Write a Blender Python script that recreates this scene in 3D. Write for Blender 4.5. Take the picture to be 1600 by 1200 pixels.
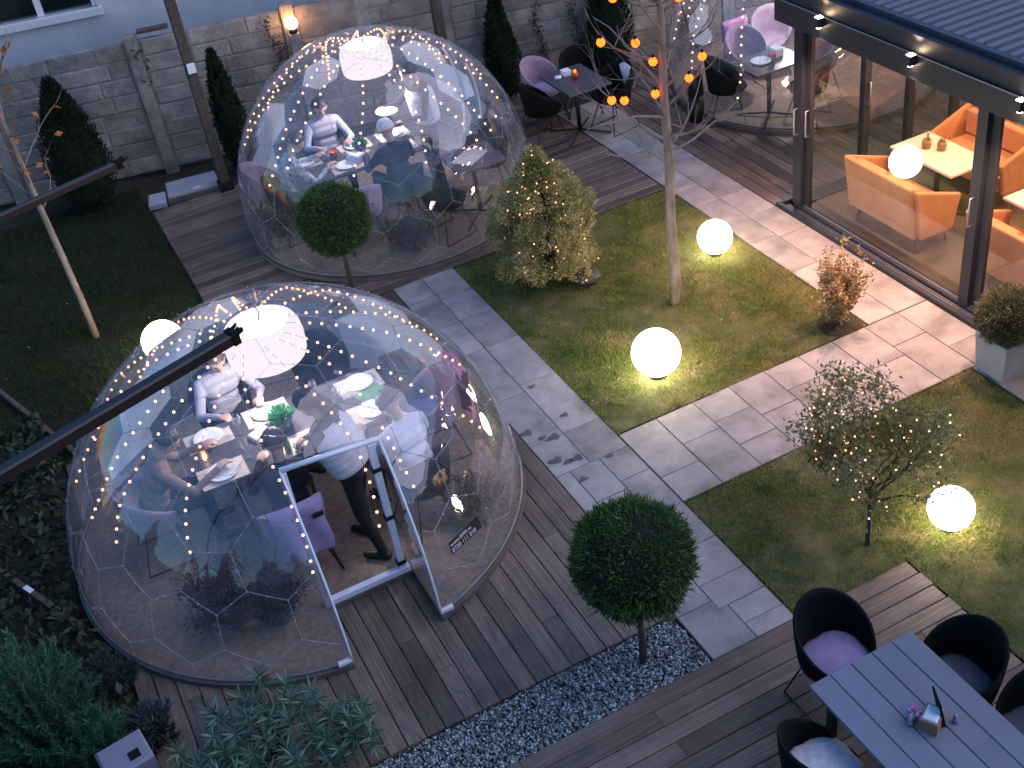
import bpy, bmesh, math, random
import numpy as np
from mathutils import Vector, Matrix
random.seed(7); rng = np.random.default_rng(7)
for o in list(bpy.data.objects): bpy.data.objects.remove(o)
scene = bpy.context.scene
col = scene.collection

# ---------------------------------------------------------------- camera
F_PX = 1873.6; CAM_H = 7.0
RW = np.array([[0.88478208, -0.36416815, 0.29076146],
               [-0.44753198, -0.49008469, 0.7480188],
               [-0.12990688, -0.79195868, -0.59659505]])      # camera axes in the world (x right, y down, z forward)
cd = bpy.data.cameras.new('camera'); cam = bpy.data.objects.new('camera', cd); col.objects.link(cam)
cd.sensor_width = 36.0; cd.lens = F_PX / 1600 * 36; cd.clip_end = 600; cd.clip_start = 0.05
r_, d_, f_ = Vector(RW[:, 0]).normalized(), Vector(RW[:, 1]), Vector(RW[:, 2])
cam.matrix_world = Matrix(((r_.x, -d_.x, -f_.x, 0), (r_.y, -d_.y, -f_.y, 0), (r_.z, -d_.z, -f_.z, CAM_H), (0, 0, 0, 1)))
scene.camera = cam

# ---------------------------------------------------------------- dusk sky, last daylight, exposure
SUN_EL, SUN_ROT = math.radians(3.0), math.radians(120)
world = bpy.data.worlds.new('World'); scene.world = world; world.use_nodes = True
wn = world.node_tree.nodes; wl = world.node_tree.links
bg = wn['Background']
sky = wn.new('ShaderNodeTexSky'); sky.sky_type = 'NISHITA'; sky.sun_disc = False
sky.sun_elevation = SUN_EL; sky.sun_rotation = SUN_ROT; sky.ozone_density = 5.0; sky.air_density = 1.5; sky.dust_density = 0.5
tint = wn.new('ShaderNodeMix'); tint.data_type = 'RGBA'; tint.blend_type = 'MULTIPLY'; tint.inputs[0].default_value = 1.0
tint.inputs[7].default_value = (1.24, 1.0, 0.98, 1)          # violet dusk air over the whole sky
wl.new(sky.outputs[0], tint.inputs[6]); wl.new(tint.outputs[2], bg.inputs[0]); bg.inputs[1].default_value = 0.15
sd = bpy.data.lights.new('sun', 'SUN'); sd.energy = 0.25; sd.angle = math.radians(60); sd.color = (0.92, 0.82, 1.0)
sun = bpy.data.objects.new('sun', sd); col.objects.link(sun)
sun.rotation_euler = (math.radians(-42), 0, -SUN_ROT)
scene.view_settings.view_transform = 'Standard'; scene.view_settings.look = 'None'
scene.view_settings.exposure = 2.8; scene.view_settings.gamma = 1.0
scene.view_settings.use_curve_mapping = False
cy = scene.cycles
cy.use_denoising = True; cy.max_bounces = 7; cy.diffuse_bounces = 3; cy.glossy_bounces = 4
cy.transmission_bounces = 4; cy.transparent_max_bounces = 40
cy.caustics_reflective = False; cy.caustics_refractive = False
cy.sample_clamp_indirect = 3.0; cy.sample_clamp_direct = 0.0

# ---------------------------------------------------------------- materials
MATS = {}
def _new(name):
    m = bpy.data.materials.new(name); m.use_nodes = True; MATS[name] = m
    nt = m.node_tree
    for n in list(nt.nodes):
        nt.nodes.remove(n)
    out = nt.nodes.new('ShaderNodeOutputMaterial')
    return m, nt, out
def mat(name, c1, c2=None, rough=0.6, scale=8.0, bump=0.0, metal=0.0, stretch=None, rand=0.0, spec=0.5, coord='Object',
        detail=5.0, bscale=None, island=0.0, trans=0.0, sheen=0.0, c3=None, stain=0.0):
    m, nt, out = _new(name)
    N = nt.nodes.new; L = nt.links.new
    p = N('ShaderNodeBsdfPrincipled')
    p.inputs['Roughness'].default_value = rough; p.inputs['Metallic'].default_value = metal
    p.inputs['Specular IOR Level'].default_value = spec
    if sheen: p.inputs['Sheen Weight'].default_value = sheen
    surf = p.outputs[0]
    src = None
    if c2 is not None or bump:
        if coord == 'World':
            g = N('ShaderNodeNewGeometry'); v = g.outputs['Position']
        else:
            tc = N('ShaderNodeTexCoord'); v = tc.outputs['Object']
        if rand or coord == 'Object':
            oi = N('ShaderNodeObjectInfo'); ad = N('ShaderNodeVectorMath'); ad.operation = 'ADD'
            mu = N('ShaderNodeMath'); mu.operation = 'MULTIPLY'; mu.inputs[1].default_value = 37.0
            L(oi.outputs['Random'], mu.inputs[0]); L(v, ad.inputs[0]); L(mu.outputs[0], ad.inputs[1]); v = ad.outputs[0]
        mp = N('ShaderNodeMapping'); L(v, mp.inputs[0])
        if stretch: mp.inputs['Scale'].default_value = stretch
        v = mp.outputs[0]
        no = N('ShaderNodeTexNoise'); no.inputs['Scale'].default_value = scale; no.inputs['Detail'].default_value = detail
        no.inputs['Roughness'].default_value = 0.62
        L(v, no.inputs['Vector'])
        if c2 is not None:
            cr = N('ShaderNodeValToRGB'); e = cr.color_ramp.elements
            e[0].position = 0.32; e[1].position = 0.68; e[0].color = (*c1, 1); e[1].color = (*c2, 1)
            if c3 is not None:
                x = e.new(0.5); x.color = (*c3, 1)
            L(no.outputs['Fac'], cr.inputs[0]); src = cr.outputs[0]
        if bump:
            nb = no
            if bscale:
                nb = N('ShaderNodeTexNoise'); nb.inputs['Scale'].default_value = bscale; nb.inputs['Detail'].default_value = 4; L(v, nb.inputs['Vector'])
            bp = N('ShaderNodeBump'); bp.inputs['Strength'].default_value = bump; bp.inputs['Distance'].default_value = 0.02
            L(nb.outputs['Fac'], bp.inputs['Height']); L(bp.outputs[0], p.inputs['Normal'])
    if src is None:
        rgb = N('ShaderNodeRGB'); rgb.outputs[0].default_value = (*c1, 1); src = rgb.outputs[0]
    for amt, kind in ((rand, 'o'), (island, 'i')):
        if amt:
            if kind == 'o':
                q = N('ShaderNodeObjectInfo').outputs['Random']
            else:
                q = N('ShaderNodeNewGeometry').outputs['Random Per Island']
            mr = N('ShaderNodeMapRange'); mr.inputs['To Min'].default_value = 1 - amt; mr.inputs['To Max'].default_value = 1 + amt
            L(q, mr.inputs['Value'])
            hv = N('ShaderNodeHueSaturation'); L(src, hv.inputs['Color']); L(mr.outputs[0], hv.inputs['Value']); src = hv.outputs[0]
    if stain:          # weathering: broad uneven damp and dirt
        g3 = N('ShaderNodeNewGeometry'); n3 = N('ShaderNodeTexNoise'); n3.inputs['Scale'].default_value = 1.1; n3.inputs['Detail'].default_value = 8; n3.inputs['Roughness'].default_value = 0.68
        L(g3.outputs['Position'], n3.inputs['Vector']); m4 = N('ShaderNodeMapRange'); m4.inputs['From Min'].default_value = 0.36; m4.inputs['From Max'].default_value = 0.62
        m4.inputs['To Min'].default_value = 1 - stain; m4.inputs['To Max'].default_value = 1 + stain * 0.35; L(n3.outputs['Fac'], m4.inputs['Value'])
        h3 = N('ShaderNodeHueSaturation'); L(src, h3.inputs['Color']); L(m4.outputs[0], h3.inputs['Value']); src = h3.outputs[0]
    L(src, p.inputs['Base Color'])
    if trans:
        tb = N('ShaderNodeBsdfTranslucent'); L(src, tb.inputs[0]); mx = N('ShaderNodeMixShader'); mx.inputs[0].default_value = trans
        L(surf, mx.inputs[1]); L(tb.outputs[0], mx.inputs[2]); surf = mx.outputs[0]
    L(surf, out.inputs[0])
    return m
def emit(name, c, s):
    m, nt, out = _new(name); e = nt.nodes.new('ShaderNodeEmission'); e.inputs[0].default_value = (*c, 1); e.inputs[1].default_value = s * 0.18      # lamp strengths below are written for exposure 0
    nt.links.new(e.outputs[0], out.inputs[0]); return m
def clear(name, tint=(0.97, 0.98, 1.0), base=0.05, edge=0.8, power=3.5, haze=0.04, hazec=(0.8, 0.85, 1.0), rough=0.01, bump=0.0, bscale=2.0):
    """thin clear sheet: see-through, reflecting more at grazing angles, a little dust"""
    m, nt, out = _new(name); N = nt.nodes.new; L = nt.links.new
    tr = N('ShaderNodeBsdfTransparent'); tr.inputs[0].default_value = (*tint, 1)
    gl = N('ShaderNodeBsdfGlossy'); gl.inputs['Roughness'].default_value = rough
    lw = N('ShaderNodeLayerWeight'); lw.inputs['Blend'].default_value = 0.5
    pw = N('ShaderNodeMath'); pw.operation = 'POWER'; pw.inputs[1].default_value = power; L(lw.outputs['Facing'], pw.inputs[0])
    ma = N('ShaderNodeMath'); ma.operation = 'MULTIPLY_ADD'; ma.inputs[1].default_value = edge; ma.inputs[2].default_value = base; L(pw.outputs[0], ma.inputs[0])
    ma.use_clamp = True
    if bump:
        g = N('ShaderNodeNewGeometry'); no = N('ShaderNodeTexNoise'); no.inputs['Scale'].default_value = bscale; no.inputs['Detail'].default_value = 2
        L(g.outputs['Position'], no.inputs['Vector']); bp = N('ShaderNodeBump'); bp.inputs['Strength'].default_value = bump; bp.inputs['Distance'].default_value = 0.05
        L(no.outputs['Fac'], bp.inputs['Height']); L(bp.outputs[0], gl.inputs['Normal'])
    mx = N('ShaderNodeMixShader'); L(ma.outputs[0], mx.inputs[0]); L(tr.outputs[0], mx.inputs[1]); L(gl.outputs[0], mx.inputs[2]); s = mx.outputs[0]
    if haze:
        di = N('ShaderNodeBsdfDiffuse'); di.inputs[0].default_value = (*hazec, 1); tl = N('ShaderNodeBsdfTranslucent'); tl.inputs[0].default_value = (*hazec, 1)
        m2 = N('ShaderNodeMixShader'); m2.inputs[0].default_value = 0.25; L(di.outputs[0], m2.inputs[1]); L(tl.outputs[0], m2.inputs[2])
        m3 = N('ShaderNodeMixShader'); m3.inputs[0].default_value = haze
        if bump:      # uneven dust and dried drops on the sheet
            g2 = N('ShaderNodeNewGeometry'); n2 = N('ShaderNodeTexNoise'); n2.inputs['Scale'].default_value = 3.5; n2.inputs['Detail'].default_value = 7; n2.inputs['Roughness'].default_value = 0.7
            L(g2.outputs['Position'], n2.inputs['Vector']); mr = N('ShaderNodeMapRange'); mr.inputs['From Min'].default_value = 0.35; mr.inputs['From Max'].default_value = 0.72
            mr.inputs['To Min'].default_value = haze * 0.5; mr.inputs['To Max'].default_value = haze * 2.4; L(n2.outputs['Fac'], mr.inputs['Value']); L(mr.outputs[0], m3.inputs[0])
        L(s, m3.inputs[1]); L(m2.outputs[0], m3.inputs[2]); s = m3.outputs[0]
    L(s, out.inputs[0]); return m

mat('soil', (0.012, 0.011, 0.008), (0.035, 0.028, 0.018), rough=0.95, scale=14, bump=0.6, coord='World')
mat('turf', (0.05, 0.056, 0.018), (0.18, 0.14, 0.07), rough=0.95, scale=3, bump=0.4, coord='World', c3=(0.09, 0.098, 0.032))
mat('turf_shaded', (0.008, 0.014, 0.006), (0.02, 0.024, 0.01), rough=0.95, scale=3, bump=0.4, coord='World')  # this turf and its blades carry the left lawn's shade in their colour
mat('blade', (0.12, 0.19, 0.04), (0.40, 0.34, 0.155), rough=0.75, scale=2.2, coord='World', island=0.45, trans=0.3, c3=(0.22, 0.26, 0.065), spec=0.15)
mat('blade_shaded', (0.02, 0.04, 0.012), (0.055, 0.055, 0.02), rough=0.7, scale=2.0, coord='World', island=0.4, trans=0.2, c3=(0.03, 0.05, 0.016), spec=0.2)
mat('stone', (0.19, 0.182, 0.18), (0.37, 0.352, 0.34), rough=0.6, scale=3.2, bump=0.14, coord='World', rand=0.12, bscale=60, detail=9, c3=(0.295, 0.28, 0.272), stain=0.18)
mat('joint', (0.06, 0.058, 0.056), rough=0.95)
mat('deck_wood', (0.075, 0.055, 0.045), (0.19, 0.142, 0.112), rough=0.5, scale=5, bump=0.25, stretch=(0.6, 14, 14), rand=0.44, c3=(0.13, 0.098, 0.078), stain=0.42)
mat('deck_wood_red', (0.075, 0.056, 0.047), (0.20, 0.145, 0.115), rough=0.5, scale=5, bump=0.25, stretch=(0.6, 14, 14), rand=0.42, c3=(0.13, 0.095, 0.077), stain=0.42)
mat('pebble', (0.06, 0.075, 0.08), (0.42, 0.46, 0.47), rough=0.4, scale=30.0, island=0.85, coord='World', c3=(0.17, 0.20, 0.21))
mat('concrete', (0.20, 0.175, 0.16), (0.36, 0.32, 0.29), rough=0.92, scale=5, bump=0.7, coord='World', rand=0.14, bscale=26, detail=9, c3=(0.27, 0.24, 0.22), stain=0.35)
mat('plaster', (0.50, 0.50, 0.52), (0.58, 0.58, 0.60), rough=0.9, scale=1.3, bump=0.08, coord='World', bscale=60, stain=0.16)
mat('white_paint', (0.72, 0.72, 0.74), rough=0.5)
mat('dark_room', (0.02, 0.02, 0.025), (0.09, 0.08, 0.08), rough=0.3, scale=2)
mat('black_metal', (0.006, 0.0065, 0.008), rough=0.5)
mat('anthracite', (0.022, 0.025, 0.033), (0.03, 0.034, 0.044), rough=0.45, scale=4, metal=0.1)
mat('roof_metal', (0.045, 0.05, 0.075), (0.06, 0.066, 0.095), rough=0.42, scale=3, metal=0.3)
mat('pale_frame', (0.66, 0.70, 0.78), rough=0.4)
mat('rail_grey', (0.20, 0.20, 0.22), rough=0.5)
mat('aluminium', (0.50, 0.53, 0.58), rough=0.35, metal=0.85)
clear('rib_plastic', base=0.05, edge=0.3, haze=0.20, hazec=(0.62, 0.68, 0.82), rough=0.15)
mat('chipboard', (0.14, 0.097, 0.068), (0.28, 0.205, 0.145), rough=0.7, scale=22, bump=0.15, coord='World', detail=8, c3=(0.21, 0.152, 0.107))
mat('rim_dark', (0.085, 0.075, 0.07), (0.13, 0.115, 0.105), rough=0.6, scale=6)
mat('steel_bolt', (0.75, 0.77, 0.8), rough=0.25, metal=0.9)
mat('bark', (0.16, 0.115, 0.085), (0.34, 0.27, 0.22), rough=0.9, scale=16, bump=0.6, stretch=(1, 1, 0.3))
mat('bark_dark', (0.045, 0.034, 0.026), (0.10, 0.08, 0.06), rough=0.95, scale=18, bump=0.6)
mat('twig', (0.16, 0.12, 0.10), (0.30, 0.24, 0.20), rough=0.9, scale=20)
mat('thuja', (0.035, 0.085, 0.022), (0.09, 0.15, 0.04), rough=0.75, scale=5, island=0.55, trans=0.15, spec=0.2)
mat('thuja_dark', (0.010, 0.022, 0.010), (0.024, 0.042, 0.02), rough=0.8, scale=5, island=0.5, trans=0.1, spec=0.2)
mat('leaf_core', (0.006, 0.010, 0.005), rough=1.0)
mat('gold_leaf', (0.20, 0.22, 0.06), (0.62, 0.52, 0.27), rough=0.7, scale=4, island=0.35, trans=0.3, c3=(0.42, 0.38, 0.15))
mat('photinia_leaf', (0.18, 0.20, 0.07), (0.38, 0.23, 0.14), rough=0.65, scale=5, island=0.4, trans=0.3, c3=(0.27, 0.275, 0.11), spec=0.2)
mat('amber_leaf', (0.22, 0.17, 0.08), (0.58, 0.36, 0.14), rough=0.65, scale=7, island=0.4, trans=0.3, c3=(0.42, 0.29, 0.14))
mat('heather', (0.07, 0.09, 0.035), (0.22, 0.18, 0.095), rough=0.75, scale=6, island=0.4, trans=0.2, c3=(0.12, 0.13, 0.055))
mat('oleander_leaf', (0.05, 0.13, 0.085), (0.12, 0.22, 0.16), rough=0.5, scale=6, island=0.35, trans=0.25)
mat('juniper_leaf', (0.02, 0.115, 0.065), (0.06, 0.20, 0.11), rough=0.65, scale=3, island=0.5, trans=0.25)
mat('bluish_leaf', (0.03, 0.06, 0.06), (0.08, 0.11, 0.12), rough=0.6, scale=5, island=0.4, trans=0.2)
mat('ground_leaf', (0.018, 0.036, 0.019), (0.054, 0.072, 0.042), rough=0.7, scale=4, island=0.5, trans=0.15, spec=0.2)
mat('autumn_leaf', (0.35, 0.10, 0.02), (0.45, 0.18, 0.04), rough=0.6, scale=9, trans=0.3)
mat('ivy_leaf', (0.02, 0.022, 0.018), (0.07, 0.04, 0.04), rough=0.6, scale=9, island=0.4)
mat('black_shell', (0.005, 0.005, 0.006), rough=0.8, spec=0.15)
mat('mauve_velvet', (0.23, 0.16, 0.22), (0.30, 0.21, 0.28), rough=0.85, scale=9, sheen=0.4)
mat('lilac_cloth', (0.26, 0.20, 0.34), (0.33, 0.26, 0.42), rough=0.9, scale=12, bump=0.1)
mat('pink_coat', (0.42, 0.16, 0.36), (0.52, 0.22, 0.36), rough=0.8, scale=5, bump=0.3)
mat('white_fur', (0.55, 0.56, 0.60), (0.78, 0.78, 0.80), rough=0.95, scale=18, bump=0.5)
mat('grey_cushion', (0.10, 0.10, 0.12), rough=0.95)
mat('slate_table', (0.13, 0.14, 0.175), (0.165, 0.178, 0.22), rough=0.5, scale=3, rand=0.07)
mat('dark_table', (0.045, 0.043, 0.055), (0.075, 0.072, 0.088), rough=0.38, scale=6, stretch=(1, 8, 8))
mat('reflection_dark_leaf', (0.012, 0.014, 0.012), (0.05, 0.035, 0.045), rough=0.6, scale=6, island=0.5, trans=0.1, spec=0.2)
mat('reflection_twig_leaf', (0.05, 0.035, 0.018), (0.20, 0.13, 0.06), rough=0.6, scale=6, island=0.5, trans=0.2)
mat('china', (0.80, 0.80, 0.80), rough=0.25)
mat('placemat', (0.50, 0.42, 0.36), (0.60, 0.52, 0.45), rough=0.9, scale=40)
mat('napkin', (0.72, 0.74, 0.78), rough=0.9)
mat('pot_grey', (0.20, 0.18, 0.19), rough=0.6)
mat('fresh_green', (0.05, 0.24, 0.11), (0.12, 0.38, 0.18), rough=0.6, scale=8, island=0.3, trans=0.2)
mat('green_bottle', (0.12, 0.42, 0.10), rough=0.2)
mat('tan_wood', (0.26, 0.13, 0.065), (0.36, 0.19, 0.10), rough=0.5, scale=14, stretch=(1, 6, 6))
mat('red_glass', (0.45, 0.06, 0.01), rough=0.15)
mat('purple_flower', (0.30, 0.05, 0.28), (0.55, 0.30, 0.5), rough=0.7, scale=30)
mat('orange_velvet', (0.50, 0.18, 0.075), (0.60, 0.235, 0.105), rough=0.85, scale=5, sheen=0.3)
mat('cream_marble', (0.66, 0.58, 0.52), (0.74, 0.66, 0.60), rough=0.3, scale=4)
mat('oak_floor', (0.085, 0.066, 0.052), (0.115, 0.09, 0.072), rough=0.35, scale=3, coord='World')
mat('planter_grey', (0.30, 0.31, 0.34), (0.36, 0.37, 0.40), rough=0.75, scale=6)
mat('dark_stone', (0.028, 0.025, 0.028), (0.045, 0.04, 0.044), rough=0.6, scale=6, bump=0.1)
mat('grey_plastic', (0.17, 0.17, 0.22), rough=0.5)
mat('hatch_grey', (0.28, 0.29, 0.32), (0.38, 0.39, 0.42), rough=0.7, scale=5)
mat('skin', (0.50, 0.32, 0.25), rough=0.5); mat('skin_tan', (0.40, 0.24, 0.17), rough=0.5)
mat('hair_black', (0.012, 0.009, 0.010), (0.03, 0.022, 0.02), rough=0.5, scale=40, stretch=(6, 6, 1))
mat('hair_brown', (0.05, 0.03, 0.02), (0.09, 0.055, 0.035), rough=0.5, scale=40, stretch=(6, 6, 1))
mat('cloth_white', (0.48, 0.48, 0.51), (0.60, 0.60, 0.63), rough=0.9, scale=9, bump=0.4)
mat('cloth_black', (0.010, 0.010, 0.012), rough=0.9); mat('cloth_navy', (0.02, 0.022, 0.035), rough=0.9)
mat('cloth_grey', (0.20, 0.13, 0.105), (0.26, 0.18, 0.15), rough=0.9, scale=9, bump=0.3)
mat('cloth_rose', (0.46, 0.44, 0.52), (0.54, 0.52, 0.6), rough=0.9, scale=8, bump=0.2)
mat('cloth_pattern', (0.02, 0.02, 0.025), (0.7, 0.7, 0.75), rough=0.9, scale=16)
mat('shoe_black', (0.008, 0.008, 0.009), rough=0.5)
mat('eye_dark', (0.01, 0.01, 0.012), rough=0.2)
mat('cable', (0.01, 0.01, 0.01), rough=0.6)
mat('copper_wire', (0.25, 0.14, 0.08), rough=0.4, metal=0.6)
mat('sticker_black', (0.008, 0.008, 0.009), rough=0.5)
mat('ink_dark', (0.02, 0.02, 0.02), rough=0.6)
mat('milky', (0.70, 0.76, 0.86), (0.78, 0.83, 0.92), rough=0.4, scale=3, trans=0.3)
clear('dome_clear', base=0.10, edge=0.85, power=3.2, haze=0.042, bump=0.35, bscale=2.3)
clear('shop_glass', tint=(0.90, 0.95, 0.93), base=0.12, edge=0.85, power=4.0, haze=0.0)
clear('tumbler', tint=(0.9, 0.93, 0.95), base=0.12, edge=0.8, power=2.0, haze=0.06)
emit('globe_glow', (1.0, 0.84, 0.62), 20.0)
emit('shade_glow', (1.0, 0.87, 0.90), 0.95)
emit('shade_hotspot_glow', (1.0, 0.93, 0.93), 1.6)
emit('fairy_glow', (1.0, 0.44, 0.25), 3.8)
emit('amber_glow', (1.0, 0.105, 0.012), 4.4)
emit('wall_glow', (1.0, 0.45, 0.14), 22.0)
emit('spot_glow', (1.0, 0.70, 0.42), 60.0)
emit('ceiling_glow', (1.0, 0.60, 0.32), 105.0)
emit('candle_glow', (1.0, 0.35, 0.06), 14.0)
# ---------------------------------------------------------------- helpers
def ray(px, py):
    return RW @ np.array([(px - 800) / F_PX, (py - 600) / F_PX, 1.0])
def at(px, py, z=0.0):
    d = ray(px, py); t = (z - CAM_H) / d[2]; return Vector((d[0] * t, d[1] * t, z))
def tag(o, label=None, cat=None, group=None, kind=None):
    if label: o['label'] = label
    if cat: o['category'] = cat
    if group: o['group'] = group
    if kind: o['kind'] = kind
    return o
def thing(name, label, cat, loc=(0, 0, 0), rz=0.0, group=None, parent=None):
    o = bpy.data.objects.new(name, None); col.objects.link(o); o.location = loc; o.rotation_euler = (0, 0, rz)
    o.empty_display_size = 0.1
    return tag(o, label, cat, group)
def link(name, me, parent=None, loc=None, rot=None, scale=None):
    o = bpy.data.objects.new(name, me); col.objects.link(o)
    if parent is not None: o.parent = parent
    if loc is not None: o.location = loc
    if rot is not None: o.rotation_euler = rot
    if scale is not None: o.scale = scale
    return o
def copy_tree(src, parent=None):
    c = src.copy(); col.objects.link(c); c.parent = parent
    for ch in src.children: copy_tree(ch, c)
    return c
class MB:
    def __init__(s): s.v = []; s.f = []; s.m = []; s.mats = []; s.cur = 0; s.sm = []
    def use(s, mname):
        if mname not in s.mats: s.mats.append(mname)
        s.cur = s.mats.index(mname); return s
    def add(s, verts, faces, smooth=False):
        b = len(s.v); s.v += [tuple(v) for v in verts]
        for f in faces: s.f.append(tuple(i + b for i in f)); s.m.append(s.cur); s.sm.append(smooth)
        return s
    def box(s, lo, hi, M=None, ch=0.0):
        x0, y0, z0 = lo; x1, y1, z1 = hi
        if ch <= 0:
            V = [(x0, y0, z0), (x1, y0, z0), (x1, y1, z0), (x0, y1, z0), (x0, y0, z1), (x1, y0, z1), (x1, y1, z1), (x0, y1, z1)]
            Fc = [(3, 2, 1, 0), (4, 5, 6, 7), (0, 1, 5, 4), (1, 2, 6, 5), (2, 3, 7, 6), (3, 0, 4, 7)]
        else:
            c = ch
            V = [(x0, y0, z0), (x1, y0, z0), (x1, y1, z0), (x0, y1, z0),
                 (x0, y0, z1 - c), (x1, y0, z1 - c), (x1, y1, z1 - c), (x0, y1, z1 - c),
                 (x0 + c, y0 + c, z1), (x1 - c, y0 + c, z1), (x1 - c, y1 - c, z1), (x0 + c, y1 - c, z1)]
            Fc = [(3, 2, 1, 0), (0, 1, 5, 4), (1, 2, 6, 5), (2, 3, 7, 6), (3, 0, 4, 7),
                  (4, 5, 9, 8), (5, 6, 10, 9), (6, 7, 11, 10), (7, 4, 8, 11), (8, 9, 10, 11)]
        if M is not None: V = [M @ Vector(v) for v in V]
        return s.add(V, Fc)
    def tube(s, pts, r, n=8, cap=True):
        pts = [Vector(p) for p in pts]; k = len(pts)
        rs = [r] * k if not isinstance(r, (list, tuple)) else list(r)
        V = []; Fc = []; prev = None
        for i, p in enumerate(pts):
            d = (pts[min(i + 1, k - 1)] - pts[max(i - 1, 0)])
            d = d.normalized() if d.length > 1e-9 else Vector((0, 0, 1))
            if prev is None:
                a = Vector((0, 0, 1)) if abs(d.z) < 0.9 else Vector((1, 0, 0)); u = d.cross(a).normalized()
            else:
                u = prev - d * prev.dot(d); u = u.normalized() if u.length > 1e-6 else d.orthogonal().normalized()
            prev = u; w = d.cross(u)
            for j in range(n):
                t = 2 * math.pi * j / n; V.append(p + (u * math.cos(t) + w * math.sin(t)) * rs[i])
        for i in range(k - 1):
            for j in range(n):
                a = i * n + j; b = i * n + (j + 1) % n; Fc.append((a, b, b + n, a + n))
        if cap:
            Fc.append(tuple(range(n - 1, -1, -1))); Fc.append(tuple(range((k - 1) * n, k * n)))
        return s.add(V, Fc, True)
    def lathe(s, prof, c=(0, 0, 0), n=24, close=False):
        V = []; Fc = []; k = len(prof)
        for (r, z) in prof:
            for j in range(n):
                t = 2 * math.pi * j / n; V.append((c[0] + r * math.cos(t), c[1] + r * math.sin(t), c[2] + z))
        for i in range(k - 1):
            for j in range(n):
                a = i * n + j; b = i * n + (j + 1) % n; Fc.append((a, b, b + n, a + n))
        if close:
            Fc.append(tuple(range(n - 1, -1, -1))); Fc.append(tuple(range((k - 1) * n, k * n)))
        return s.add(V, Fc, True)
    def ball(s, c, r, seg=16, rings=10, sq=(1, 1, 1)):
        V = [(c[0], c[1], c[2] - r * sq[2])]; Fc = []
        for i in range(1, rings):
            ph = -math.pi / 2 + math.pi * i / rings
            for j in range(seg):
                t = 2 * math.pi * j / seg
                V.append((c[0] + r * sq[0] * math.cos(ph) * math.cos(t), c[1] + r * sq[1] * math.cos(ph) * math.sin(t), c[2] + r * sq[2] * math.sin(ph)))
        V.append((c[0], c[1], c[2] + r * sq[2])); last = len(V) - 1
        for j in range(seg): Fc.append((0, 1 + (j + 1) % seg, 1 + j))
        for i in range(rings - 2):
            for j in range(seg):
                a = 1 + i * seg + j; b = 1 + i * seg + (j + 1) % seg; Fc.append((a, b, b + seg, a + seg))
        for j in range(seg):
            a = 1 + (rings - 2) * seg + j; b = 1 + (rings - 2) * seg + (j + 1) % seg; Fc.append((a, b, last))
        return s.add(V, Fc, True)
    def mesh(s, name):
        me = bpy.data.meshes.new(name); me.from_pydata(s.v, [], s.f)
        for m in s.mats: me.materials.append(MATS[m])
        me.polygons.foreach_set('material_index', s.m); me.polygons.foreach_set('use_smooth', s.sm); me.update()
        return me
    def build(s, name, parent=None, **k):
        return link(name, s.mesh(name), parent, **k)
def mb(mname): return MB().use(mname)
def np_mesh(name, V, Fq, mname, smooth=False):
    """fast mesh from arrays: V (n,3), Fq (m,k)"""
    me = bpy.data.meshes.new(name); n, (m, k) = len(V), Fq.shape
    me.vertices.add(n); me.vertices.foreach_set('co', np.ascontiguousarray(V, dtype=np.float32).ravel())
    me.loops.add(m * k); me.loops.foreach_set('vertex_index', np.ascontiguousarray(Fq, dtype=np.int32).ravel())
    me.polygons.add(m); me.polygons.foreach_set('loop_start', np.arange(0, m * k, k, dtype=np.int32))
    me.update(calc_edges=True)
    if smooth: me.polygons.foreach_set('use_smooth', np.ones(m, dtype=bool))
    me.materials.append(MATS[mname]); return me
def unit(a): return a / (np.linalg.norm(a, axis=-1, keepdims=True) + 1e-9)
def leaf_arrays(P, D, L, W, droop=0.0):
    """diamond leaves: base points P, directions D, length L, width W (scalars or arrays)"""
    n = len(P); D = unit(D); up = unit(rng.normal(size=(n, 3))); S = unit(np.cross(D, up)); Nn = np.cross(S, D)
    L = np.broadcast_to(np.asarray(L, float), (n,))[:, None]; W = np.broadcast_to(np.asarray(W, float), (n,))[:, None]
    mid = P + D * L * 0.45 + Nn * W * 0.25; tip = P + D * L; tip[:, 2] -= droop * L[:, 0]
    V = np.stack([P, mid + S * W * 0.5, tip, mid - S * W * 0.5], 1).reshape(-1, 3)
    Fq = np.arange(n * 4).reshape(n, 4); return V, Fq
def sphere_pts(n):
    return unit(rng.normal(size=(n, 3)))
def stuff_mesh(chunks, mname, name):
    Vs = []; Fs = []; b = 0
    for V, Fq in chunks: Vs.append(V); Fs.append(Fq + b); b += len(V)
    return np_mesh(name, np.concatenate(Vs), np.concatenate(Fs), mname)
# ---------------------------------------------------------------- ground, lawns
def sheet(name, x0, x1, y0, y1, z, mname):
    return tag(mb(mname).add([(x0, y0, z), (x1, y0, z), (x1, y1, z), (x0, y1, z)], [(0, 1, 2, 3)]).build(name), kind='structure')
sheet('ground', -150, 150, -150, 150, -0.075, 'soil')
def turf(name, x0, x1, y0, y1, mname, z=-0.012, step=0.12):
    nx, ny = max(2, int((x1 - x0) / step)), max(2, int((y1 - y0) / step))
    X, Y = np.meshgrid(np.linspace(x0, x1, nx), np.linspace(y0, y1, ny))
    Z = z + 0.010 * np.sin(X * 3.1 + 1) * np.sin(Y * 2.7) + rng.normal(0, 0.003, X.shape)
    V = np.stack([X, Y, Z], -1).reshape(-1, 3); i = np.arange(nx * ny).reshape(ny, nx)
    Fq = np.stack([i[:-1, :-1], i[:-1, 1:], i[1:, 1:], i[1:, :-1]], -1).reshape(-1, 4)
    return tag(link(name, np_mesh(name, V, Fq, mname, True)), kind='structure')
turf('lawn', 3.86, 6.71, 7.52, 11.12, 'turf')
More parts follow.
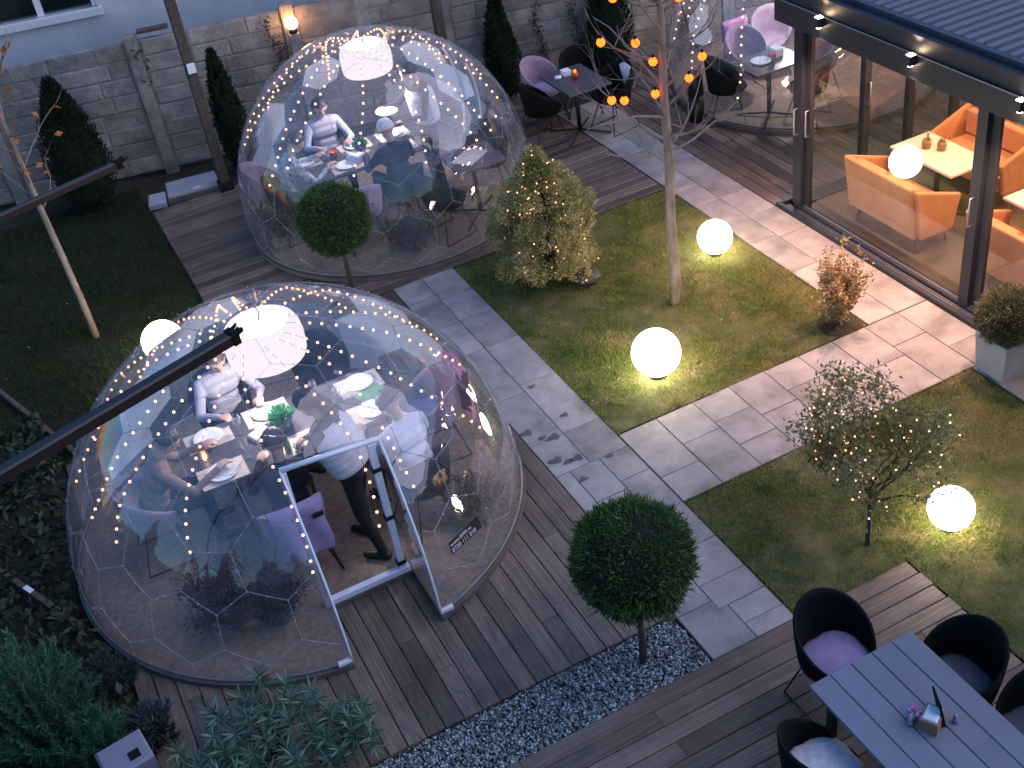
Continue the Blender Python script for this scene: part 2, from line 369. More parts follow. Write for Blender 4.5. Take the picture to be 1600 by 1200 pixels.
turf('lawn', 3.87, 6.98, 4.89, 6.42, 'turf')
turf('lawn', 4.91, 6.98, 2.2, 4.89, 'turf')
turf('lawn', -6, 1.18, 10.3, 16.4, 'turf_shaded', -0.03)
def blades(name, label, areas, dens, mname, h=(0.014, 0.034)):
    P = []
    for x0, x1, y0, y1 in areas:
        n = int((x1 - x0) * (y1 - y0) * dens); x0 -= 0.012; x1 += 0.012; y0 -= 0.012; y1 += 0.012; P.append(np.stack([rng.uniform(x0, x1, n), rng.uniform(y0, y1, n), np.full(n, -0.02)], -1))
    P = np.concatenate(P); n = len(P)
    clump = 0.75 + 0.35 * np.sin(P[:, 0] * 5.3 + np.sin(P[:, 1] * 3)) * np.sin(P[:, 1] * 4.7 + 1)
    H = rng.uniform(*h, n) * clump + 0.012; tuft = (np.sin(P[:, 0] * 13.1 + 2 * np.sin(P[:, 1] * 7.3)) * np.sin(P[:, 1] * 11.7 + 2 * np.sin(P[:, 0] * 6.1))) > 0.62; H[tuft] *= rng.uniform(1.1, 1.9, tuft.sum()); a = rng.uniform(0, 2 * np.pi, n); w = rng.uniform(0.002, 0.0045, n)
    side = np.stack([np.cos(a), np.sin(a), np.zeros(n)], -1) * w[:, None]
    b = rng.uniform(0, 2 * np.pi, n); lean = np.stack([np.cos(b), np.sin(b), np.zeros(n)], -1) * (H * rng.uniform(0.2, 0.9, n))[:, None]
    T = P + lean; T[:, 2] += H
    V = np.stack([P - side, P + side, T], 1).reshape(-1, 3)
    return tag(link(name, np_mesh(name, V, np.arange(n * 3).reshape(n, 3), mname)), label, 'grass', kind='stuff')
blades('grass', 'short patchy green grass of the square lawn with two globe lamps', [(3.855, 6.715, 7.51, 11.13)], 11000, 'blade')
blades('grass', 'short green grass of the lawn beside the timber terrace', [(3.865, 6.98, 4.89, 6.425), (4.91, 6.98, 2.6, 4.89)], 11000, 'blade')
blades('grass', 'grass with shade painted in dark between the boundary wall and the near dome', [(-2.2, 1.2, 10.2, 15.9)], 5000, 'blade_shaded', (0.03, 0.07))
# ---------------------------------------------------------------- paved paths
slab_me = mb('stone').box((-0.5, -0.5, -1), (0.5, 0.5, 0), ch=0.0)
slab_me = MB().use('stone')
slab_me.add([(-.5, -.5, -1), (.5, -.5, -1), (.5, .5, -1), (-.5, .5, -1), (-.5, -.5, -.1), (.5, -.5, -.1), (.5, .5, -.1), (-.5, .5, -.1),
             (-.49, -.49, 0), (.49, -.49, 0), (.49, .49, 0), (-.49, .49, 0)],
            [(3, 2, 1, 0), (0, 1, 5, 4), (1, 2, 6, 5), (2, 3, 7, 6), (3, 0, 4, 7), (4, 5, 9, 8), (5, 6, 10, 9), (6, 7, 11, 10), (7, 4, 8, 11), (8, 9, 10, 11)])
slab_me = slab_me.mesh('paving_slab')
def slab(parent, x0, x1, y0, y1):
    g = 0.003
    link('paving_slab', slab_me, parent, loc=((x0 + x1) / 2, (y0 + y1) / 2, random.uniform(-0.0025, 0.0015)),
         scale=(x1 - x0 - 2 * g, y1 - y0 - 2 * g, 0.04), rot=(random.uniform(-.003, .003), random.uniform(-.003, .003), 0))
def path(name, x0, x1, y0, y1):
    return tag(mb('joint').box((x0 - 0.004, y0 - 0.004, -0.06), (x1 + 0.004, y1 + 0.004, -0.007)).build(name), kind='structure')
def lengths(a, b, choices):
    out = [a]
    while out[-1] < b - 0.22:
        out.append(out[-1] + random.choice(choices))
    out[-1] = b
    if len(out) > 2 and out[-1] - out[-2] < 0.16: out.pop(-2)
    return out
p1 = path('path', 3.11, 3.85, 4.90, 11.16)
for cx0, cx1, y0, y1 in ((3.11, 3.46, 7.32, 11.16), (3.46, 3.85, 7.32, 11.16)):
    ys = lengths(y0, y1, (0.62, 0.78, 0.5, 0.9))
    for a, b in zip(ys, ys[1:]): slab(p1, cx0, cx1, a, b)
for r in ((3.11, 3.25, 6.3, 7.32), (3.25, 3.55, 6.84, 7.32), (3.25, 3.55, 6.3, 6.84), (3.55, 3.85, 6.95, 7.32), (3.55, 3.85, 6.43, 6.95),
          (3.11, 3.42, 5.86, 6.3), (3.42, 3.85, 5.95, 6.43), (3.42, 3.55, 6.3, 6.43), (3.11, 3.42, 5.38, 5.86), (3.42, 3.85, 5.55, 5.95),
          (3.42, 3.85, 5.28, 5.55), (3.11, 3.50, 4.90, 5.38), (3.42, 3.50, 5.28, 5.38), (3.50, 3.85, 5.06, 5.28), (3.50, 3.85, 4.90, 5.06)):
    if (r[1] - r[0]) > 0.1: slab(p1, *r)
p2 = path('path', 3.86, 7.44, 6.43, 7.50)
x = 3.86; k = 0
cuts = [(0.36,), (0.62,), (0.33, 0.71), (0.55,), (0.70,), (0.30, 0.66), (0.5,), (0.66,), (0.36,)]
while x < 7.2:
    x2 = min(7.44, x + 0.40)
    if 7.44 - x2 < 0.15: x2 = 7.44
    ys = [6.43] + [6.43 + c for c in cuts[k % 9]] + [7.50]
    for a, b in zip(ys, ys[1:]): slab(p2, x, x2, a, b)
    x = x2; k += 1
p3 = path('path', 6.72, 7.44, 7.51, 13.95)
for cx0, cx1 in ((6.72, 7.06), (7.06, 7.44)):
    ys = lengths(7.51, 13.95, (0.58, 0.72, 0.5))
    for a, b in zip(ys, ys[1:]): slab(p3, cx0, cx1, a, b)
p4 = path('path', 7.0, 7.44, 3.4, 6.42)
ys = lengths(3.4, 6.42, (0.58, 0.72, 0.5))
for a, b in zip(ys, ys[1:]): slab(p4, 7.0, 7.44, a, b)
# wet splashes on the slabs beside the dome
mat('wet_stone', (0.075, 0.075, 0.08), (0.13, 0.128, 0.13), rough=0.3, scale=8, coord='World')
def splash(name, label, pts, r):
    me = MB().use('wet_stone'); n = 26
    for (cx, cyy), rr in zip(pts, r):
        V = [(cx, cyy, 0.0045)]; ph = random.uniform(0, 6)
        for j in range(n):
            t = 2 * math.pi * j / n; q = rr * (1 + 0.22 * math.sin(3 * t + ph) + 0.14 * math.sin(5 * t - ph))
            V.append((cx + q * 1.25 * math.cos(t), cyy + q * 0.8 * math.sin(t), 0.0045))
        me.add(V, [(0, 1 + j, 1 + (j + 1) % n) for j in range(n)])
    return tag(me.build(name), label, 'wet patch', kind='stuff')
splash('wet_patch', 'dark wet footprints on the paving beside the near dome',
       [(3.18, 8.02), (3.27, 7.87), (3.36, 7.82), (3.22, 7.52), (3.30, 7.44), (3.39, 7.44), (3.30, 7.16), (3.60, 8.05), (3.65, 7.3), (3.55, 8.62)],
       [0.045, 0.03, 0.05, 0.05, 0.035, 0.05, 0.035, 0.03, 0.03, 0.03])
# ---------------------------------------------------------------- timber decks
def board_mesh(w, mname):
    g = w / 2 - 0.003; c = 0.006
    V = []
    for xx in (-0.5, 0.5):
        V += [(xx, -g, -0.035), (xx, g, -0.035), (xx, g, -c), (xx, g - c, 0), (xx, -g + c, 0), (xx, -g, -c)]
    n = 6; Fc = [tuple((j, (j + 1) % n, (j + 1) % n + n, j + n)) for j in range(n)]
    Fc = [(a, d, c_, b) for a, b, c_, d in Fc]
    Fc += [tuple(range(n)), tuple(range(2 * n - 1, n - 1, -1))]
    return MB().use(mname).add(V, Fc).mesh('deck_board')
def deck(name, runs, w, along, mname, zt=0.0, lens=(1.4, 2.1, 2.7, 3.2)):
    """runs: list of (fixed coordinate of board centre, start, end)"""
    me = board_mesh(w, mname)
    lo = min(r[0] for r in runs) - w / 2; hi = max(r[0] for r in runs) + w / 2; a0 = min(r[1] for r in runs); a1 = max(r[2] for r in runs)
    box = ((lo, a0, zt - 0.07), (hi, a1, zt - 0.04)) if along == 'y' else ((a0, lo, zt - 0.07), (a1, hi, zt - 0.04))
    root = tag(mb('rim_dark').box(*box).build(name), kind='structure')
    for c, s, e in runs:
        p = s + random.choice((0.5, 0.9, 1.3, 1.7, 2.2)); pts = [s]
        while p < e - 0.3:
            pts.append(p); p += random.choice(lens)
        pts.append(e)
        for a, b in zip(pts, pts[1:]):
            L = b - a - 0.004; m_ = (a + b) / 2; flip = random.choice((0, math.pi))
            loc = (c, m_, zt + random.uniform(-0.002, 0.001)) if along == 'y' else (m_, c, zt + random.uniform(-0.002, 0.001))
            link('deck_board', me, root, loc=loc, rot=(0, 0, (math.pi / 2 if along == 'y' else 0) + flip), scale=(L, 1, 1))
    return root
W = 0.148
deck('deck', [(-0.67 + i * W, 5.42, 10.25 if -0.67 + i * W < 1.1 else 11.14) for i in range(26)], W, 'y', 'deck_wood')
deck('deck', [(11.24 + i * W, 1.22, 6.70) for i in range(26)], W, 'x', 'deck_wood_red')
deck('deck', [(7.52 + i * W, 9.98, 15.0) for i in range(34)], W, 'y', 'deck_wood')
deck('deck', [(4.824 - i * W, 0.2, 4.90 - random.uniform(0, 0.02)) for i in range(15)], W, 'x', 'deck_wood_red')
# ---------------------------------------------------------------- gravel strip
tag(mb('soil').box((0.15, 4.885, -0.07), (3.10, 5.41, -0.028)).build('gravel_bed'), kind='structure')
def pebbles(name, label, x0, x1, y0, y1, n):
    base = np.array([(1, 0, 0), (-1, 0, 0), (0, 1, 0), (0, -1, 0), (0, 0, 1), (0, 0, -1)], float)
    tri = np.array([(0, 2, 4), (2, 1, 4), (1, 3, 4), (3, 0, 4), (2, 0, 5), (1, 2, 5), (3, 1, 5), (0, 3, 5)])
    c = np.stack([rng.uniform(x0, x1, n), rng.uniform(y0, y1, n), rng.uniform(-0.026, -0.006, n)], -1)
    s = rng.uniform(0.007, 0.016, (n, 1, 1)) * rng.uniform(0.6, 1.3, (n, 1, 3)); jit = rng.normal(0, 0.15, (n, 6, 3))
    a = rng.uniform(0, 6.3, n); ca, sa = np.cos(a), np.sin(a)
    q = (base[None] + jit) * s
    V = np.stack([q[..., 0] * ca[:, None] - q[..., 1] * sa[:, None], q[..., 0] * sa[:, None] + q[..., 1] * ca[:, None], q[..., 2]], -1) + c[:, None]
    Fq = (tri[None] + (np.arange(n) * 6)[:, None, None]).reshape(-1, 3)
    return tag(link(name, np_mesh(name, V.reshape(-1, 3), Fq, 'pebble')), label, 'gravel', kind='stuff')
pebbles('gravel', 'blue grey gravel strip under the round topiary tree', 0.2, 3.09, 4.895, 5.405, 11000)
# ---------------------------------------------------------------- boundary wall
WA = math.atan2(-1.65, 7.1); W0 = Vector((-0.6, 16.75, 0))
Wu = Vector((math.cos(WA), math.sin(WA), 0)); Wn = Vector((-Wu.y, Wu.x, 0))
def on_wall(px, py, off=0.0):
    """point of the vertical plane 'off' metres behind the wall front, as (along, height)"""
    d = Vector(ray(px, py)); o = Vector((0, 0, CAM_H)); p0 = W0 + Wn * off
    t = (p0 - o).dot(Wn) / d.dot(Wn); q = o + d * t
    return (q - p0).dot(Wu), q.z
wall = thing('concrete_wall', 'weathered grey concrete panel wall with block relief along the garden back', 'wall', W0, WA)
post_s = [2.44 + 2.07 * i for i in range(-3, 6)]
post_me = mb('concrete').box((-0.085, -0.05, -0.07), (0.085, 0.12, 1.90), ch=0.015).mesh('wall_post')
for s in post_s: link('wall_post', post_me, wall, loc=(s, 0, 0))
panel_me = mb('concrete').box((-0.94, 0.0, 0.0), (0.94, 0.05, 0.452)).mesh('wall_panel')
blk = mb('concrete').add([(-.5, 0, -.5), (.5, 0, -.5), (.5, 0, .5), (-.5, 0, .5), (-.47, -1, -.44), (.47, -1, -.44), (.47, -1, .44), (-.47, -1, .44)],
                         [(4, 5, 6, 7), (0, 1, 5, 4), (1, 2, 6, 5), (2, 3, 7, 6), (3, 0, 4, 7)]).mesh('block')
nblk = 0
for i in range(len(post_s) - 1):
    cx = (post_s[i] + post_s[i + 1]) / 2
    for j in range(4):
        pn = link('wall_panel', panel_me, wall, loc=(cx, 0.0, 0.0 + j * 0.458))
        for rz0 in (0.004, 0.23):
            xs = lengths(-0.93, 0.93, (0.34, 0.5, 0.62, 0.78))
            for a, b in zip(xs, xs[1:]):
                if random.random() < 0.12 or nblk > 285: continue
                nblk += 1
                link('block', blk, pn, loc=((a + b) / 2, 0.001, rz0 + 0.11), scale=(b - a - 0.014, random.uniform(0.005, 0.014), 0.21))
# ---------------------------------------------------------------- neighbour's house behind the wall
OFF = 0.9
house = thing('neighbour_house', 'pale blue grey rendered house behind the boundary wall', 'house', W0 + Wn * OFF, WA)
wx0, wz0 = on_wall(155, 17, OFF); wxl, wzl = on_wall(0, 46, OFF); wm, _ = on_wall(66, 33, OFF)
wz0 = (wz0 + wzl) / 2
win_r, win_l, win_b, win_t = wx0, wx0 - 2.6, wz0, wz0 + 1.35
w_ = mb('plaster')
w_.box((-6, 0, -0.07), (win_l, 0.3, 5.2)).box((win_r, 0, -0.07), (14, 0.3, 5.2)).box((win_l, 0, -0.07), (win_r, 0.3, win_b)).box((win_l, 0, win_t), (win_r, 0.3, 5.2))
w_.build('wall', house)
wf = thing('window', None, None); wf.parent = house
fr = mb('white_paint')
fr.box((win_l - 0.06, -0.05, win_b - 0.05), (win_r + 0.06, 0.04, win_b + 0.045)).build('window_sill', wf)
fr = mb('white_paint')
for a, b, c, d in ((win_l, win_l + 0.07, win_b + .05, win_t), (win_r - 0.07, win_r, win_b + .05, win_t), (wm - 0.04, wm + 0.04, win_b + .05, win_t), (wm - 1.0, wm - 0.92, win_b + .05, win_t)):
    mb('white_paint').box((a, 0.05, c), (b, 0.13, d)).build('window_stile', wf)
mb('shop_glass').add([(win_l, 0.09, win_b), (win_r, 0.09, win_b), (win_r, 0.09, win_t), (win_l, 0.09, win_t)], [(0, 1, 2, 3)]).build('pane', wf)
mb('dark_room').box((win_l - .2, 0.9, win_b - .3), (win_r + .3, 1.0, win_t + .2)).box((win_l - .2, 0.31, win_b - .3), (win_r + .3, 0.9, win_b - .25)).build('room', wf)
# dark board lying on top of the wall, in front of the house
s1, z1 = on_wall(215, 57); s2, _ = on_wall(264, 48)
tag(mb('bark_dark').box((0, -0.03, 0), (s2 - s1, 0.10, 0.035)).build('plank', loc=W0 + Wu * s1 + Vector((0, 0, 1.905)), rot=(0, 0, WA)),
    'short dark timber plank lying on top of the boundary wall', 'plank')
# ---------------------------------------------------------------- glass pavilion (restaurant)
X0, YC = 7.60, 9.80
pav = thing('glass_pavilion', 'anthracite framed glass restaurant pavilion with ribbed metal roof', 'pavilion', (0, 0, 0))
tr = mb('anthracite').box((7.445, 3.0, -0.06), (7.50, YC + 0.12, 0.045), ch=0.008).box((7.503, 3.0, -0.06), (7.56, YC + 0.06, 0.030)).box((7.563, 3.0, -0.06), (7.66, YC + 0.0, 0.075), ch=0.01)
tr.box((7.445, YC + 0.123, -0.06), (13.0, YC + 0.17, 0.045), ch=0.008).box((7.66, YC - 0.05, -0.06), (13.0, YC + 0.118, 0.03))
tr.build('door_track', pav)
ln = mb('aluminium')
for xx in (7.515, 7.545, 7.60): ln.box((xx, 3.0, 0.03 if xx < 7.56 else 0.075), (xx + 0.006, YC - 0.12, 0.036 if xx < 7.56 else 0.081))
ln.build('track_rail', pav)
mb('oak_floor').box((7.665, 2.0, -0.06), (13.0, YC - 0.055, 0.012)).build('floor', pav)
def post(x0, x1, y0, y1): return mb('anthracite').box((x0, y0, 0.0755), (x1, y1, 2.25), ch=0.0).build('post', pav)
post(7.55, 7.68, 9.66, 9.80); post(7.56, 7.67, 7.10, 7.22); post(7.56, 7.67, 4.5, 4.62)
mb('anthracite').box((7.61, 9.585, 0.076), (7.655, 9.655, 2.25)).build('door_stile', pav)
mb('anthracite').box((7.61, 7.00, 0.076), (7.655, 7.095, 2.25)).build('door_stile', pav)
for y0, y1 in ((7.225, 9.58), (4.625, 6.995)):
    mb('shop_glass').add([(7.63, y0, 0.078), (7.63, y1, 0.078), (7.63, y1, 2.25), (7.63, y0, 2.25)], [(0, 1, 2, 3)]).build('pane', pav)
xs = [7.70, 8.53, 9.18, 9.86, 10.55, 11.16, 11.95]
for a, b in zip(xs, xs[1:]):
    mb('anthracite').box((b - 0.045, YC - 0.04, 0.031), (b + 0.045, YC + 0.04, 2.25)).build('post', pav)
    mb('shop_glass').add([(a + 0.05, YC, 0.031), (b - 0.05, YC, 0.031), (b - 0.05, YC, 2.25), (a + 0.05, YC, 2.25)], [(0, 1, 2, 3)]).build('pane', pav)
def handle(x, y, ax):
    h = mb('aluminium')
    off = Vector((-0.045, 0, 0)) if ax == 'x' else Vector((0, -0.045, 0))
    p = Vector((x, y, 0.95)); h.tube([p, p + off, p + off + Vector((0, 0, 0.30)), p + Vector((0, 0, 0.30))], 0.009, 6); h.build('door_handle', pav)
handle(7.55, 9.73, 'x'); handle(7.61, 9.61, 'x'); handle(8.53, YC - 0.04, 'y'); handle(9.18, YC - 0.04, 'y'); handle(7.56, 7.16, 'x')
mb('anthracite').box((7.43, 2.8, 2.20), (7.60, YC + 0.18, 2.445)).box((7.60, YC, 2.20), (13.2, YC + 0.18, 2.445)).build('fascia', pav)
mb('anthracite').box((7.46, 2.8, 2.4455), (7.62, YC + 0.15, 2.60)).box((7.62, YC, 2.4455), (13.2, YC + 0.15, 2.60)).build('gutter', pav)
mb('aluminium').box((7.424, 2.8, 2.437), (7.4295, YC + 0.18, 2.445)).build('drip_edge', pav)
roof = mb('roof_metal').box((7.56, 2.8, 2.6005), (13.2, YC + 0.17, 2.622)).build('roof', pav)
rb = mb('roof_metal').add([(7.63, -0.045, 0), (13.2, -0.045, 0), (13.2, -0.022, 0.03), (7.63, -0.022, 0.03), (7.63, 0.022, 0.03), (13.2, 0.022, 0.03), (13.2, 0.045, 0), (7.63, 0.045, 0)],
                          [(0, 1, 2, 3), (3, 2, 5, 4), (4, 5, 6, 7), (0, 3, 4, 7)]).mesh('roof_rib')
for i in range(54): link('roof_rib', rb, roof, loc=(0, YC + 0.1 - i * 0.13, 2.6225))
mb('roof_metal').box((7.56, 2.8, 2.6225), (7.63, YC + 0.17, 2.650)).build('eave_trim', pav)
mb('white_paint').box((7.68, 2.8, 2.40), (13.2, YC - 0.01, 2.44)).build('ceiling', pav)
mb('deck_wood').box((12.6, 2.0, 0.012), (12.8, YC - 0.06, 2.4)).build('back_wall', pav)
for (x, y) in ((8.6, 8.7), (8.6, 7.2), (10.2, 8.7), (10.2, 7.0), (8.6, 5.4), (11.6, 8.2)):
    cl = thing('ceiling_lamp', 'round warm ceiling lamp over the dining booths', 'lamp', (x, y, 2.36), 0, 'ceiling lamps inside the pavilion')
    mb('white_paint').lathe([(0.0, 0.04), (0.2, 0.04), (0.2, 0.0)], n=24).build('lamp_body', cl)
    mb('ceiling_glow').lathe([(0.19, 0.0), (0.0, -0.012)], n=24).build('diffuser', cl)
# up and down wall spots along the fascia
for i, (px, py) in enumerate(((1294, 40), (1438, 99), (1600, 174))):
    y = (at(px, py, 2.33).y)
    w = ['nearest the corner post', 'midway along the fascia', 'at the right edge above the booths'][i]
    sp = thing('facade_lamp', 'small facade lamp on the pavilion edge, ' + w, 'lamp', (7.425, y, 2.40), 0, 'facade lamps along the pavilion')
    mb('anthracite').box((-0.075, -0.03, -0.05), (0.0, 0.03, 0.045)).build('lamp_body', sp)
    mb('spot_glow').box((-0.07, -0.027, 0.0455), (-0.01, 0.027, 0.052)).build('lens', sp)
    mb('spot_glow').lathe([(0.026, 0.0), (0.024, -0.01), (0.0, -0.014)], c=(-0.04, 0, -0.0505), n=14).build('lens', sp)
    for sgn in (1,):
        ld = bpy.data.lights.new('facade_spot', 'SPOT'); ld.energy = 9.0; ld.color = (1, 0.62, 0.34); ld.spot_size = math.radians(70); ld.spot_blend = 0.6; ld.shadow_soft_size = 0.02
        lo = bpy.data.objects.new('facade_spot', ld); col.objects.link(lo); lo.parent = sp; lo.location = (-0.06, 0, 0.06); lo.rotation_euler = (math.radians(180), math.radians(12), 0)
    ld = bpy.data.lights.new('facade_spot', 'SPOT'); ld.energy = 42; ld.color = (1, 0.56, 0.42); ld.spot_size = math.radians(110); ld.spot_blend = 0.8; ld.shadow_soft_size = 0.03
    lo = bpy.data.objects.new('facade_spot', ld); col.objects.link(lo); lo.parent = sp; lo.location = (-0.10, 0, -0.10); lo.rotation_euler = (0, math.radians(8), 0)
# ---------------------------------------------------------------- clear domes
def goldberg(rot):
    bm = bmesh.new(); bmesh.ops.create_icosphere(bm, subdivisions=3, radius=1.0)
    bmesh.ops.rotate(bm, verts=bm.verts, cent=(0, 0, 0), matrix=Matrix.Rotation(rot, 3, 'Z'))
    bm.verts.ensure_lookup_table(); cells = []; edges = []
    fc = {f.index: f.calc_center_median().normalized() for f in bm.faces}
    for v in bm.verts:
        n = v.co.normalized(); a = n.orthogonal().normalized(); b = n.cross(a)
        ring = sorted((fc[f.index] for f in v.link_faces), key=lambda c: math.atan2((c - n).dot(b), (c - n).dot(a)))
        cells.append((n.copy(), ring))
    for e in bm.edges: edges.append(tuple(fc[f.index] for f in e.link_faces))
    bm.free(); return cells, edges
def make_dome(label, C, R, zf, rot, door=None, milky=(), pale_rim=True):
    C = Vector(C); root = thing('dome', label, 'dome', (C.x, C.y, 0))
    cells, edges = goldberg(rot); cz = C.z; rb = math.sqrt(R * R - (zf - cz) ** 2)
    # floor disc, rim
    if door: dx0, dx1, dy = door[0] - C.x, door[1] - C.x, door[2] - C.y
    ring = [(math.cos(2 * math.pi * i / 96), math.sin(2 * math.pi * i / 96)) for i in range(96)]
    def plate(r0, z0, z1, mname, nm):
        bm = bmesh.new(); lo = [bm.verts.new((c * r0, s_ * r0, z0)) for c, s_ in ring]; hi = [bm.verts.new((c * r0, s_ * r0, z1)) for c, s_ in ring]
        bm.faces.new(hi); bm.faces.new(lo[::-1])
        for i in range(96): j = (i + 1) % 96; bm.faces.new((lo[i], lo[j], hi[j], hi[i]))
        V = []; Fc = []; cuts = [None]
        if door: cuts = [[((dx0, 0, 0), (1, 0, 0))], [((dx1, 0, 0), (-1, 0, 0))], [((dx0, 0, 0), (-1, 0, 0)), ((dx1, 0, 0), (1, 0, 0)), ((0, dy - 0.03, 0), (0, -1, 0))]]
        for cset in cuts:
            b2 = bm.copy()
            for co, no in (cset or []):
                r_ = bmesh.ops.bisect_plane(b2, geom=b2.verts[:] + b2.edges[:] + b2.faces[:], plane_co=co, plane_no=no, clear_outer=True)
                bmesh.ops.holes_fill(b2, edges=[e for e in b2.edges if e.is_boundary], sides=0)
            b = len(V); b2.verts.index_update(); V += [v.co[:] for v in b2.verts]; Fc += [tuple(b + v.index for v in f.verts) for f in b2.faces]; b2.free()
        bm.free(); return MB().use(mname).add(V, Fc).build(nm, root)
    plate(rb - 0.015, zf - 0.012, zf, 'chipboard', 'floor')
    plate(rb + 0.028, 0.003, zf - 0.0125, 'rim_dark', 'platform_edge')
    def inside_door(p): return door and dx0 < p.x < dx1 and p.y < dy
    def clip(bm, co, no):
        bmesh.ops.bisect_plane(bm, geom=bm.verts[:] + bm.edges[:] + bm.faces[:], plane_co=co, plane_no=no, clear_outer=True)
    def pane_bm(n, ring):
        bm = bmesh.new(); k = len(ring); rim = []
        for i in range(k): rim += [ring[i], ((ring[i] + ring[(i + 1) % k]) / 2)]
        def P(t, c):
            d = (n * (1 - t) + c * t).normalized(); q = d * R * (1 + 0.0022 * (1 - t * t)); return Vector((q.x, q.y, q.z + cz))
        c0 = bm.verts.new(P(0, n)); prev = None
        for t in (0.34, 0.67, 0.985):
            cur = [bm.verts.new(P(t, c)) for c in rim]
            for i in range(len(rim)):
                j = (i + 1) % len(rim)
                if prev is None: bm.faces.new((c0, cur[i], cur[j]))
                else: bm.faces.new((prev[i], cur[i], cur[j], prev[j]))
            prev = cur
        return bm
    for n, ring in cells:
        if max(c.z for c in ring) * R + cz < zf + 0.02: continue
        pts = [Vector((c.x * R, c.y * R, c.z * R + cz)) for c in ring]
        near_door = door and min(p.x for p in pts) < dx1 and max(p.x for p in pts) > dx0 and min(p.y for p in pts) < dy
        parts = []
        if near_door:
            for planes in ([((dx0, 0, 0), (1, 0, 0))], [((dx1, 0, 0), (-1, 0, 0))], [((dx0, 0, 0), (-1, 0, 0)), ((dx1, 0, 0), (1, 0, 0)), ((0, dy, 0), (0, -1, 0))]):
                bm = pane_bm(n, ring)
                for co, no in planes: clip(bm, co, no)
                if len(bm.faces): parts.append(bm)
                else: bm.free()
        else: parts.append(pane_bm(n, ring))
        V = []; Fc = []
        for bm in parts:
            if min(c.z for c in ring) * R + cz < zf + 0.01: clip(bm, (0, 0, zf), (0, 0, -1))
            b = len(V); bm.verts.index_update(); V += [v.co[:] for v in bm.verts]; Fc += [tuple(b + v.index for v in f.verts) for f in bm.faces]; bm.free()
        if not Fc: continue
        wp = Vector((n.x * R + C.x, n.y * R + C.y, n.z * R + cz))
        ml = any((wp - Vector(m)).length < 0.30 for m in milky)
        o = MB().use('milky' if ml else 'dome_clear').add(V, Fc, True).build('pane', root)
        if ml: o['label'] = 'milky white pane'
    # seams and bolts
    rib = mb('rib_plastic'); bolt = mb('steel_bolt'); oc = [(1, 0, 0), (-1, 0, 0), (0, 1, 0), (0, -1, 0), (0, 0, 1), (0, 0, -1)]
    of = [(0, 2, 4), (2, 1, 4), (1, 3, 4), (3, 0, 4), (2, 0, 5), (1, 2, 5), (3, 1, 5), (0, 3, 5)]
    for a, b in edges:
        seq = [a.lerp(b, t).normalized() * (R - 0.003) for t in (0, 0.25, 0.5, 0.75, 1)]
        seq = [Vector((p.x, p.y, p.z + cz)) for p in seq]; run = []
        for p in seq:
            ok = p.z > zf and not inside_door(p)
            if ok: run.append(p)
            if (not ok or p is seq[-1]):
                if len(run) > 1:
                    rib.tube(run, 0.004, 5, cap=False)
                    for q in run[::2]:
                        g = (q - Vector((0, 0, cz))).normalized() * 0.012; bolt.add([q + g + Vector(c) * 0.0065 for c in oc], of, True)
                run = []
    rib.build('seam_frame', root); tag(bolt.build('seam_bolts', root), kind='stuff')
    # foot rail
    al = []
    for i in range(145):
        t = 2 * math.pi * i / 144; p = Vector((rb * math.cos(t), rb * math.sin(t), zf + 0.012))
        if inside_door(p):
            if len(al) > 1: mb('rail_grey').tube(al, 0.010, 6).build('foot_rail', root)
            al = []
        else: al.append(p)
    if len(al) > 1: mb('rail_grey').tube(al, 0.010, 6).build('foot_rail', root)
    if door:
        tops = []
        for dx in (dx0, dx1):
            zt = cz + math.sqrt(R * R - dx * dx - dy * dy); tops.append(Vector((dx, dy, zt))); arc = []
            for i in range(15):
                z = zf + (zt - zf) * i / 14; arc.append(Vector((dx, -math.sqrt(max(0, R * R - dx * dx - (z - cz) ** 2)), z)))
            mb('pale_frame').tube(arc, 0.011, 6).build('edge_trim', root)
            V = arc + [Vector((dx, dy, zf))]
            MB().use('dome_clear').add(V, [tuple(range(len(V)))]).build('cheek_pane', root)
            b = arc[0]; sg = -1 if dx == dx0 else 1
            mb('white_paint').box((min(b.x + sg * 0.11, b.x), b.y - 0.01, zf), (max(b.x + sg * 0.11, b.x), b.y + 0.03, zf + 0.035), ch=0.006).build('corner_shoe', root)
        fr = thing('door_frame', None, None); fr.parent = root
        t0, t1 = tops
        mb('pale_frame').tube([t0, t1], 0.022, 6).build('header', fr)
        mb('pale_frame').box((dx0 + 0.012, dy - 0.03, zf + 0.001), (dx1 - 0.012, dy + 0.03, zf + 0.055), ch=0.008).build('threshold', fr)
        zz = t0.z + (t1.z - t0.z) * 0.9 - 0.02
        mb('pale_frame').box((dx1 - 0.10, dy - 0.025, zf + 0.056), (dx1 - 0.045, dy + 0.025, zz), ch=0.004).build('jamb', fr)
        mb('pale_frame').box((dx0 + 0.012, dy - 0.02, zf + 0.056), (dx0 + 0.04, dy + 0.02, t0.z - 0.03), ch=0.004).build('jamb', fr)
        for h in (0.1, 0.6, 1.1):
            mb('black_metal').box((dx1 - 0.112, dy - 0.034, zf + h), (dx1 - 0.035, dy + 0.034, zf + h + 0.035)).build('hinge', fr)
    return root
def sph_hit(px, py, C, R, far=False):
    o = Vector((0, 0, CAM_H)); d = Vector(ray(px, py)).normalized(); oc = o - Vector(C); b = oc.dot(d); disc = b * b - (oc.dot(oc) - R * R)
    return o + d * (-b + (1 if far else -1) * math.sqrt(max(disc, 0)))
C1, R1 = (1.06, 8.27, 0.05), 1.965
C2, R2 = (3.86, 13.02, 0.42), 1.78
C3, R3 = (9.88, 12.62, 0.42), 1.80
ZF = 0.06
